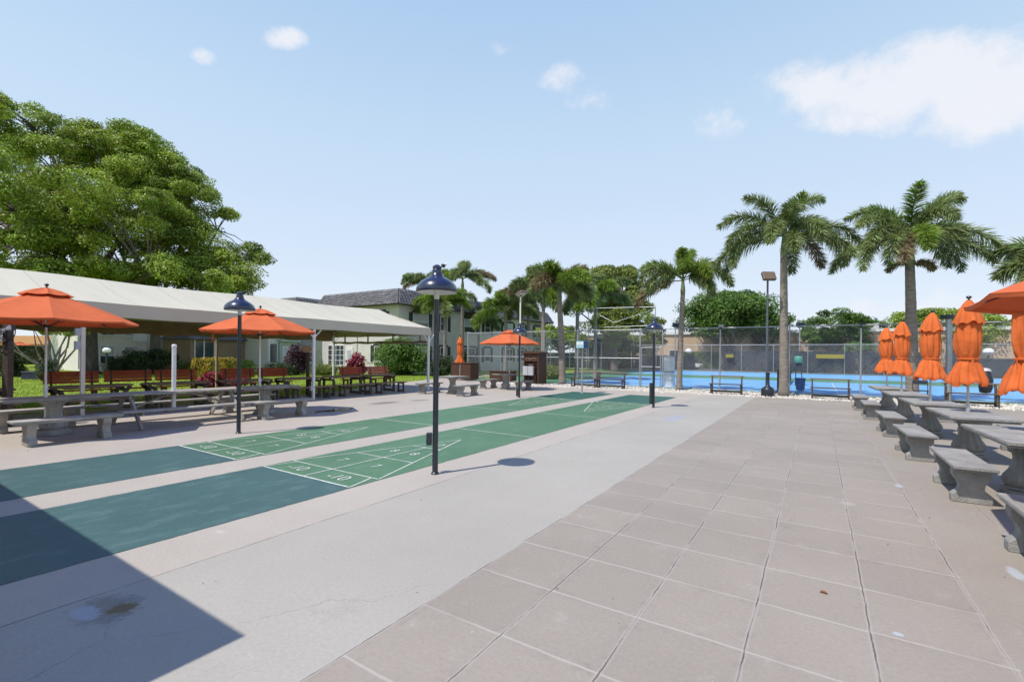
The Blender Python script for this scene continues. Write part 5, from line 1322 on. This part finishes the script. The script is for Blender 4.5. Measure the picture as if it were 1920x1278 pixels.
def bush(px, py0, Y, w, h, label, m, n=6000, seed=0, size=.06, rc=.4, box=False, cat='bush', d=None, group=None):
    """px,py0: foot of the bush; w,h in metres"""
    p = at(px, py0, Y); r = empty('bush', (p[0], p[1], 0), 0, label, cat, group); rs = np.random.default_rng(seed + 100)
    d = d or w
    P, Nn = [], []
    if box:
        k = n; q = rs.uniform(-1, 1, (k, 3)); ax = rs.integers(0, 3, k); q[np.arange(k), ax] = np.where(rs.random(k) < .5, -1, 1) * rs.uniform(.8, 1.04, k)
        nn = np.zeros((k, 3)); nn[np.arange(k), ax] = np.sign(q[np.arange(k), ax]); q = np.sign(q) * np.abs(q) ** .9
        nz = .06 * np.sin(q[:, 0] * 9 + q[:, 1] * 7 + seed)
        q2 = q * np.array([1, 1, 1]) ; ln = np.linalg.norm(q2, axis=1); q2 = q2 * np.where(ln > 1.45, 1.45 / ln, 1)[:, None]
        P = q2 * np.array([w / 2, d / 2, h / 2]) * (1 + nz)[:, None] + np.array([0, 0, h / 2]); Nn = unit(nn + rs.normal(size=(k, 3)) * .6)
        P = P @ np.array([[math.cos(YAW), math.sin(YAW), 0], [-math.sin(YAW), math.cos(YAW), 0], [0, 0, 1]])
    else:
        cc, P, Nn, _ = crown_leaves([(0, 0, h * .48, w / 2 - rc * .5, d / 2 - rc * .5, h * .52 - rc * .3)], 26, n, rc, size, .8, seed, -.9, .3)
    P[:, 2] = np.maximum(P[:, 2], -.02)
    quads_mesh('foliage', leaf_quads(P, Nn, size * rs.uniform(.6, 1.3, len(P)), .5), m, r)
    b = MB()
    for k in range(5): a = k * 1.26; b.path([(0.1 * w * math.cos(a), .1 * w * math.sin(a), -.05), (.2 * w * math.cos(a), .2 * w * math.sin(a), h * .4), (.3 * w * math.cos(a), .3 * w * math.sin(a), h * .75)], [.03, .022, .01], 5)
    b.build('stems', m_bark2, r)
    return r
bush(405, 706, 25.5, 1.95, 1.30, 'clipped croton hedge with yellow tips right of the third red bench back', m_croton, 9000, 1, .055, box=True, d=1.4)
bush(755, 699, 37.6, 4.4, 2.65, 'big rounded green bush hanging in strands in front of the two storey house', m_leafB, 26000, 2, .085, rc=.9, d=3)
bush(285, 694, 35, 3.3, 1.75, 'dark rounded shrub below the forked trunk left of the white capped pipe', m_hedge, 11000, 3, .07, rc=.5)
bush(222, 692, 34, 1.7, 1.0, 'dark low shrub right of the globe lamp on the lawn', m_hedge, 5000, 4, .06)
bush(92, 697, 26, 1.0, 1.05, 'dark small shrub at the foot of the many stemmed tree', m_hedge, 4000, 5, .05, rc=.25)
bush(18, 695, 30, 1.6, 1.3, 'dark shrub behind the tan tent post at the far left', m_hedge, 4500, 6, .06, rc=.35)
bush(60, 670, 56, 13, 2.1, 'long clipped dark hedge across the far lawn at the left', m_hedge, 26000, 7, .13, box=True, cat='hedge', d=1.6)
bush(145, 672, 52, 3.2, 2.3, 'greener hedge end left of the big trunk', m_leafB, 7000, 8, .11, box=True, cat='hedge', d=1.6)
bush(557, 693, 36, 1.5, 2.2, 'dark plum coloured shrub against the grey window wall', m_dkred, 5000, 9, .07, rc=.4)
bush(668, 697, 34, 1.2, 1.5, 'crimson ti plant beside the white door', m_ti, 3500, 10, .10, rc=.35)
bush(650, 699, 33.6, 1.0, .8, 'pale green shrub left of the crimson plant by the door', m_leafC, 2500, 11, .06, rc=.25)
bush(400, 722, 22, 1.1, .62, 'crimson ground plants below the yellow tipped hedge', m_ti, 2200, 12, .075, rc=.22)
bush(445, 716, 22.3, 1.2, .50, 'crimson ground plants behind the left lamp post', m_ti, 2200, 13, .07, rc=.22)
bush(462, 694, 36, 1.5, 1.0, 'light green low shrub right of the left lamp post', m_leafA, 3000, 14, .06)
bush(527, 696, 35, 2.2, .8, 'low dark green shrubs under the pale bay window', m_hedge, 4000, 15, .06)
bush(608, 697, 36, 2.2, .7, 'low grey green plants under the french window', m_leafC, 3500, 16, .06)
bush(345, 692, 38, 1.8, .8, 'low loose plants at the foot of the white wall behind the capped pipe', m_leafC, 3000, 17, .06)
bush(828, 700, 36, 2.2, 1.3, 'dark shrub at the foot of the house right of the front lamp post', m_hedge, 5000, 18, .07)
bush(880, 697, 37, 1.6, 1.9, 'dark shrub behind the closed umbrella by the fence end', m_hedge, 4500, 19, .07)
bush(1035, 712, 33, 1.2, .9, 'small yellow green shrub beside the cue cabinet beyond the fence', m_leafC, 2500, 20, .06)
for i, (px, w, h, mm, lab) in enumerate(((1250, 9, 1.7, m_hedge, 'dark hedge beyond the far fence behind the white barrels'), (1312, 5, 2.3, m_leafB, 'rounded green hedge left of the dark windscreen'), (1595, 6, 1.9, m_hedge, 'dark green hedge before the tan building left of the closed umbrellas'), (1690, 6, 1.5, m_hedge, 'low dark hedge between the closed umbrellas'),
        (1100, 12, 1.9, m_hedge, 'long dark hedge beyond the far fence behind the palm trunks'), (985, 14, 1.9, m_hedge, 'dark hedge beyond the fence behind the small open umbrella'))):
    bush(px, 690, 70 if px > 1200 else 66, w, h, lab, mm, int(1500 * w), 40 + i, .16, box=True, cat='hedge', d=2)

# ================================================================== houses
def window(parent, o, ux, w, h, kind='dark', nx=1, ny=2, shutters=True, nz=None, sill=True):
    """o: lower left corner on the wall, ux: along the wall, outward normal = ux x up"""
    o = Vector(o); ux = Vector(ux); up = Vector((0, 0, 1)); n = ux.cross(up)
    q = Matrix((ux, n * -1, up)).transposed()
    c = o + ux * w / 2 + up * h / 2
    b = MB(); t = .07
    for x in (t / 2, w - t / 2): b.box(o + ux * x + up * h / 2 + n * .03, (t, .06, h), rot=q)
    for z in (t / 2, h - t / 2): b.box(o + ux * w / 2 + up * z + n * .03, (w - 2 * t, .056, t), rot=q)
    for i in range(1, nx): b.box(o + ux * (w * i / nx) + up * h / 2 + n * .035, (.045, .04, h - 2 * t), rot=q)
    for i in range(1, ny): b.box(o + ux * w / 2 + up * (h * i / ny) + n * .033, (w - 2 * t, .036, .04), rot=q)
    f = b.build('window', m_white, parent)
    b = MB(); b.box(c + n * .012, (w - .1, .02, h - .1), rot=q); b.build('pane', m_pane if kind == 'dark' else m_blind, f)
    if kind == 'half':
        b = MB(); b.box(c + n * .018 - up * h * .27, (w - .12, .02, h * .36), rot=q); b.build('lower_pane', m_pane, f)
    if sill: b = MB(); b.box(o + ux * w / 2 - up * .06 + n * .07, (w + .16, .14, .07), rot=q); b.build('sill', m_white, f)
    if shutters:
        for s in (-1, 1):
            b = MB(); x = w / 2 + s * (w / 2 + .24); b.box(o + ux * x + up * h / 2 + n * .035, (.38, .06, h + .1), rot=q)
            for k in range(7): b.box(o + ux * x + up * (h * (k + .5) / 7) + n * .07, (.30, .02, .05), rot=q)
            b.build('shutter', m_dark, f)
        b = MB(); b.box(o + ux * w / 2 + up * (h + .12) + n * .05, (w + .1, .10, .16), rot=q); b.build('shutter_head', m_dark, f)
    return f
def mansard(parent, x0, y0, x1, y1, ze, zt, over=.55, inset=.55, rows=7):
    """steep tiled band round a flat roof"""
    b = MB(); rs = random.Random(5)
    sides = [((x0 - over, y0 - over), (x1 + over, y0 - over), (0, -1)), ((x1 + over, y0 - over), (x1 + over, y1 + over), (1, 0)), ((x1 + over, y1 + over), (x0 - over, y1 + over), (0, 1)), ((x0 - over, y1 + over), (x0 - over, y0 - over), (-1, 0))]
    tot_in = over + inset * .2
    for (p, q, nrm) in sides:
        p, q = Vector((*p, 0)), Vector((*q, 0)); L = (q - p).length; d = (q - p).normalized(); n_ = Vector((*nrm, 0))
        for r_ in range(rows):
            f0, f1 = r_ / rows, (r_ + 1) / rows; z0 = ze + (zt - ze) * f0; z1 = ze + (zt - ze) * f1 + .05
            i0, i1 = tot_in * f0, tot_in * f1; m = int(L / .34)
            for k in range(m):
                a0, a1 = L * k / m, L * (k + 1) / m - .02
                a0, a1 = max(a0, i0), min(a1, L - i0)
                if a1 <= a0: continue
                j = rs.uniform(-.012, .02); zj = rs.uniform(-.012, .012)
                A = p + d * a0 - n_ * (i0 - .10 - j) + Vector((0, 0, z0 + zj)); B = p + d * a1 - n_ * (i0 - .10 - j) + Vector((0, 0, z0 + zj))
                C1 = p + d * min(a1, L - i1) - n_ * i1 + Vector((0, 0, z1)); D = p + d * max(a0, i1) - n_ * i1 + Vector((0, 0, z1))
                dn = n_ * -.07
                mid = (A + B) / 2 + n_ * .035; mid2 = (C1 + D) / 2 + n_ * .03
                b.add([A, mid, B, C1, mid2, D, A + dn, B + dn], [(0, 1, 4, 5), (1, 2, 3, 4), (0, 6, 7, 2, 1)])
    o = b.build('roof', m_tile, parent)
    b = MB(); b.box(((x0 + x1) / 2, (y0 + y1) / 2, zt - .02), (x1 - x0 + 2 * over - 2 * tot_in + .1, y1 - y0 + 2 * over - 2 * tot_in + .1, .1)); b.box(((x0 + x1) / 2, (y0 + y1) / 2, ze - .04), (x1 - x0 + 2 * over - .05, y1 - y0 + 2 * over - .05, .08)); b.build('flat_roof', m_tile, o)
    return o
# two storey house right of the canopy end
r = empty('two_storey_house', label='long two storey cream house with a grey tiled mansard roof behind the canopy end', cat='house')
hx0, hx1, hy0, hy1 = -38.5, -28.6, 27.2, 52.5
b = MB(); b.box(((hx0 + hx1) / 2, (hy0 + hy1) / 2, 2.85), (hx1 - hx0, hy1 - hy0, 5.8)); b.build('wall', m_wall, r)
mansard(r, hx0, hy0, hx1, hy1, 5.72, 6.95)
for x, w, k in ((-31.6, 1.5, 'half'), (-36.6, 1.5, 'dark')): window(r, (x, hy0, 3.75), (1, 0, 0), w, 1.35, k)
window(r, (-31.4, hy0, 1.0), (1, 0, 0), 1.3, 1.3, 'dark')
window(r, (-37.6, hy0, .55), (1, 0, 0), 2.3, 1.85, 'dark', 4, 4, False)
for i, y in enumerate(np.arange(hy0 + 1.6, hy1 - 2, 3.4)):
    w = 1.9 if i % 2 == 0 else 1.0
    window(r, (hx1, y, 3.75), (0, 1, 0), w, 1.35, 'half' if i % 2 == 0 else 'dark')
    window(r, (hx1, y, .95), (0, 1, 0), w, 1.35, 'half' if i % 3 == 0 else 'dark')
b = MB(); b.box((-34.6, hy0 - .03, 1.12), (.95, .06, 2.16)); dr = b.build('door', m_white, r); b = MB(); b.box((-34.6, hy0 - .07, 1.55), (.55, .02, .75)); b.build('pane', m_blind, dr); b = MB(); b.box((-34.95, hy0 - .09, 1.05), (.06, .05, .06)); b.build('handle', m_dark, dr)
b = MB(); b.path([(-33.0, hy0 - .5, .2), (-33.0, hy0 - .5, 1.1), (-32.2, hy0 - .5, 1.1), (-31.2, hy0 - .5, .75)], .03, 6); b.build('handrail', m_black, r)
b = MB(); b.path([(-33.6, hy0 - .05, 0), (-33.6, hy0 - .05, 5.6)], .04, 8); b.build('downpipe', m_wall, r)
# house behind and to the left of it
r = empty('tiled_roof_house', label='house whose grey tiled roof corner just shows over the canopy ridge', cat='house')
b = MB(); b.box((-50, 33.5, 3), (11, 10, 6)); b.build('wall', m_wall, r)
mansard(r, -55.5, 28.5, -44.6, 38.5, 6.1, 7.3)
window(r, (-52.5, 28.5, 3.8), (1, 0, 0), 1.5, 1.3, 'dark')
# apartment row behind the canopy, white facade; wall features found along the wall line
r = empty('garden_apartment', label='white and pale green two storey apartment row seen under the canopy', cat='house')
wy = lambda px, wr: onrow(px, r=wr)[1]
b = MB(); b.box((-53, 17.9, 3), (9, 9.6, 6)); b.build('wall', m_wallw, r)
mansard(r, -57.5, 13.1, -48.5, 22.7, 5.9, 7.0)
b = MB(); y0, y1 = wy(316, -48.3), 22.6; b.box((-48.42, (y0 + y1) / 2, 2.9), (.2, y1 - y0, 5.6)); b.build('green_wall_panel', m_wallg, r)
b = MB(); y0, y1 = wy(274, -48.3), wy(314, -48.3); b.box((-48.44, (y0 + y1) / 2, 2.9), (.14, y1 - y0, 5.6)); b.build('siding_panel', m_wall, r)
for px in (186, 232): window(r, (-48.5, wy(px, -48.5), 2.9), (0, 1, 0), 1.0, 1.6, 'dark', 2, 6, False); window(r, (-48.5, wy(px, -48.5), .6), (0, 1, 0), 1.0, 1.5, 'half', 2, 2, False)
window(r, (-48.3, wy(332, -48.3), .35), (0, 1, 0), 1.05, 1.9, 'dark', 3, 4, False)
for z in (1.5, 2.9, 3.9): b = MB(); b.box((-48.42, wy(262, -48.4), z), (.16, 1.0, .9 if z > 2 else .7)); b.build('louvre_panel', m_wall if z < 2 else m_white, r)
# screened porch and low brown wing
r = empty('porch_house', label='low house with screened porch, brown wall and dark tiled eave, behind the left lamp post', cat='house')
b = MB(); b.box((-45.4, 20.3, 1.35), (5, 4.4, 2.7)); b.build('wall', m_wallb, r)
b = MB(); zz_ = 2.7
b.add([(-42.4, 17.8, zz_), (-42.4, 22.9, zz_), (-48.2, 22.9, zz_), (-48.2, 17.8, zz_), (-44.2, 18.6, 3.6), (-44.2, 22.3, 3.6), (-46.6, 22.3, 3.6), (-46.6, 18.6, 3.6)], [(0, 1, 5, 4), (1, 2, 6, 5), (2, 3, 7, 6), (3, 0, 4, 7), (4, 5, 6, 7), (3, 2, 1, 0)]); b.build('roof', m_tile, r)
b = MB(); b.box((-42.87, 19.15, 1.3), (.06, 1.5, 2.3)); b.build('screen_panel', m_pane, r)
b = MB()
for y in (18.4, 19.1, 19.9): b.box((-42.83, y, 1.35), (.06, .08, 2.6))
b.box((-42.83, 19.15, .85), (.05, 1.5, .06)); b.build('porch_frame', m_white, r)
r = empty('white_cottage', label='low white cottage with pale bay window and grey window wall behind the canopy', cat='house')
b = MB(); b.box((-42.3, 24.75, 1.55), (6.0, 4.5, 3.1)); b.build('wall', m_wallw, r)
b = MB(); b.box((-39.2, 24.2, 1.4), (.5, 1.6, 2.4)); b.box((-39.0, 24.2, 2.7), (.8, 1.8, .18)); b.build('bay', m_wallg, r)
b = MB(); b.box((-39.25, 26.1, 1.5), (.12, 1.75, 2.9)); b.build('grey_wall_panel', mat('grey siding', (.25, .27, .30), .8, .1), r)
window(r, (-39.18, 25.4, .75), (0, 1, 0), 1.5, 1.5, 'dark', 2, 3, False); window(r, (-38.94, 23.6, .7), (0, 1, 0), 1.1, 1.5, 'half', 2, 2, False)
b = MB(); b.box((-39.28, 22.95, 1.3), (.06, .75, 2.2)); dr = b.build('porch_screen', m_pane, r); b = MB(); b.box((-39.24, 22.6, 1.35), (.08, .09, 2.6)); b.box((-39.24, 23.3, 1.35), (.08, .09, 2.6)); b.box((-39.24, 22.95, .75), (.05, .65, .06)); b.build('porch_frame', m_white, dr)
b = MB(); b.box((-42.3, 24.75, 3.18), (6.8, 4.7, .16)); b.build('roof', m_tile, r)
# far left: ochre awning pavilion and red parasol
x, y, _ = onrow(110, a=9); 
p = at(105, 660, 62)
r = empty('pavilion', tuple((p[0], p[1], 0)), YAW, 'low pavilion with an ochre awning far beyond the dark hedge at the left', 'pavilion')
b = MB(); b.box((0, 4, 1.7), (17, 4, 3.4)); b.build('wall', m_wallb, r)
b = MB(); b.prism([(-1.8, 2.35), (2.0, 3.5), (2.0, 3.6), (-1.8, 2.43)], (0, 0, 0), (0, 1, 0), (0, 0, 1), (1, 0, 0), 16); b.prism([(-1.8, 2.0), (-1.8, 2.43), (-1.77, 2.43), (-1.77, 2.0)], (0, 0, 0), (0, 1, 0), (0, 0, 1), (1, 0, 0), 16); b.build('awning', m_awn, r)
for x in (-7.8, -2.6, 2.6, 7.8): b = MB(); b.box((x, -1.6, 1.2), (.12, .12, 2.4)); b.build('post', m_wallb, r)
p = at(37, 668, 58); o = open_umbrella(1.9, 2.05, 2.65, straps=False); o.location = (p[0], p[1], 0); tag(o, 'distant red orange parasol over the far dark hedge at the left', 'umbrella')
p = at(62, 697, 27.5); r = empty('utility_box', (p[0], p[1], -.03), YAW + .2, 'blue black plastic utility box lying on the sunny lawn at the left', 'utility box')
b = MB(); b.box((0, 0, .20), (.85, .5, .40), taper=.93); b.build('body', m_ubox, r, bevel=.02); b = MB(); b.box((0, 0, .42), (.88, .53, .05)); b.build('lid', m_ubox, r, bevel=.01)

# long tan building beyond the parking lot
r = empty('long_building', label='long flat tan building with a white parapet beyond the tennis courts', cat='building')
b = MB(); b.box((36, 92, 2.75), (150, 14, 5.5)); b.build('wall', m_wallt, r)
b = MB(); b.box((36, 92, 5.72), (150.5, 14.5, .45)); b.build('parapet', m_white, r)
for x in (-22, -10, 4, 15, 27, 33, 45):
    window(r, (x, 85, 1.6), (1, 0, 0), 2.2, 1.2, 'dark', 2, 1, False)
b = MB(); b.box((6, 88.5, 6.4), (3, 2, 1)); b.box((-16, 90, 6.3), (2, 2, .8)); b.build('roof_unit', m_grey, r)

# parked cars beyond the far fence
def car(body, L=4.5, W=1.8, H=1.45, suv=False):
    r = empty('parked_car')
    b = MB(); z0 = .28; hb = .86 if not suv else 1.0
    prof = [(-L / 2, z0 + .1), (-L / 2 + .05, hb - .12), (-L / 2 + .25, hb), (L / 2 - 1.0, hb), (L / 2 - .12, hb - .14), (L / 2, z0 + .25), (L / 2 - .05, z0), (-L / 2 + .1, z0)]
    b.prism(prof, (0, 0, 0), (1, 0, 0), (0, 0, 1), (0, 1, 0), W)
    b.build('body', body, r, bevel=.06, seg=2, smooth=True)
    g = [(-L / 2 + .35, hb - .01), (-L / 2 + (.55 if suv else .85), H - .05), (-L / 2 + 1.1, H), (L / 2 - 2.0, H), (L / 2 - 1.2, hb - .01)]
    b = MB(); b.prism(g, (0, 0, 0), (1, 0, 0), (0, 0, 1), (0, 1, 0), W * .86); cb_ = b.build('cabin', body, r, bevel=.04, seg=2, smooth=True)
    b = MB()
    gi = [(x * .93 - .02, hb + .04 + (z - hb) * .80) for x, z in g]
    b.prism(gi, (0, 0, 0), (1, 0, 0), (0, 0, 1), (0, 1, 0), W * .86 + .012); b.build('side_window', m_pane, cb_)
    for sx in (-1, 1):
        for sy in (-1, 1):
            b = MB(); c = Vector((sx * (L / 2 - .85), sy * (W / 2 - .08), .33))
            for rr, tt, mi in ((.33, .22, 0), (.2, .235, 1)):
                b.prism([(rr * math.cos(a), rr * math.sin(a)) for a in np.linspace(0, 6.283, 21)[:-1]], c, (1, 0, 0), (0, 0, 1), (0, 1, 0), tt, mi)
            b.build('wheel', [m_tyre, m_galv], r)
    for sy in (-1, 1):
        b = MB(); b.box((L / 2 - .03, sy * (W / 2 - .25), .68), (.1, .32, .14)); b.build('headlight', m_glass, r, bevel=.02)
        b = MB(); b.box((-L / 2 + .03, sy * (W / 2 - .2), .78), (.1, .22, .2)); b.build('tail_light', m_carr, r, bevel=.02)
    return r
for i, (px, a, body, suv, rz, lab) in enumerate(((1648, 64, m_cardk, False, .1, 'dark parked car seen left of the two overlapping closed umbrellas'), (1893, 62.5, m_carw, True, math.pi + .1, 'white parked van at the right edge beyond the far fence'), (1830, 64, m_cardk, True, .05, 'black parked car behind the windscreen at the far right'),
        (1450, 66, m_cardk, False, .0, 'dark parked car behind the windscreen beside the floodlight pole'), (1390, 66, m_cardk, True, 3.1, 'dark parked van under the dense round tree'), (1545, 66, m_cardk, False, 3.2, 'dark parked car under the long yellow board'), (1282, 66, m_carw, False, 0, 'white parked car glimpsed left of the dark windscreen'), (1165, 66, m_carw, False, 3.14, 'pale parked car beyond the fence below the yellow boards'))):
    x, y, _ = onrow(px, a=a); o = car(body, suv=suv, H=1.75 if suv else 1.42); o.location = (x, y, 0); o.rotation_euler[2] = rz; tag(o, lab, 'car', 'cars parked beyond the far fence')

# ================================================================== clubhouse behind the camera (its roof throws the shadow at lower left)
r = empty('clubhouse', label='clubhouse behind the camera whose flat roof shades the lower left corner of the plaza', cat='building')
b = MB(); b.box((-13.4, -7.53, 2.86), (20.0, 15.0, .28)); b.build('roof', m_white, r)
b = MB(); b.box((-13.9, -8.2, 1.36), (18.4, 13.0, 2.71)); b.build('wall', m_wall, r)
window(r, (-4.7, -6.0, .9), (0, 1, 0), 2.0, 1.3, 'dark', 2, 1, False)
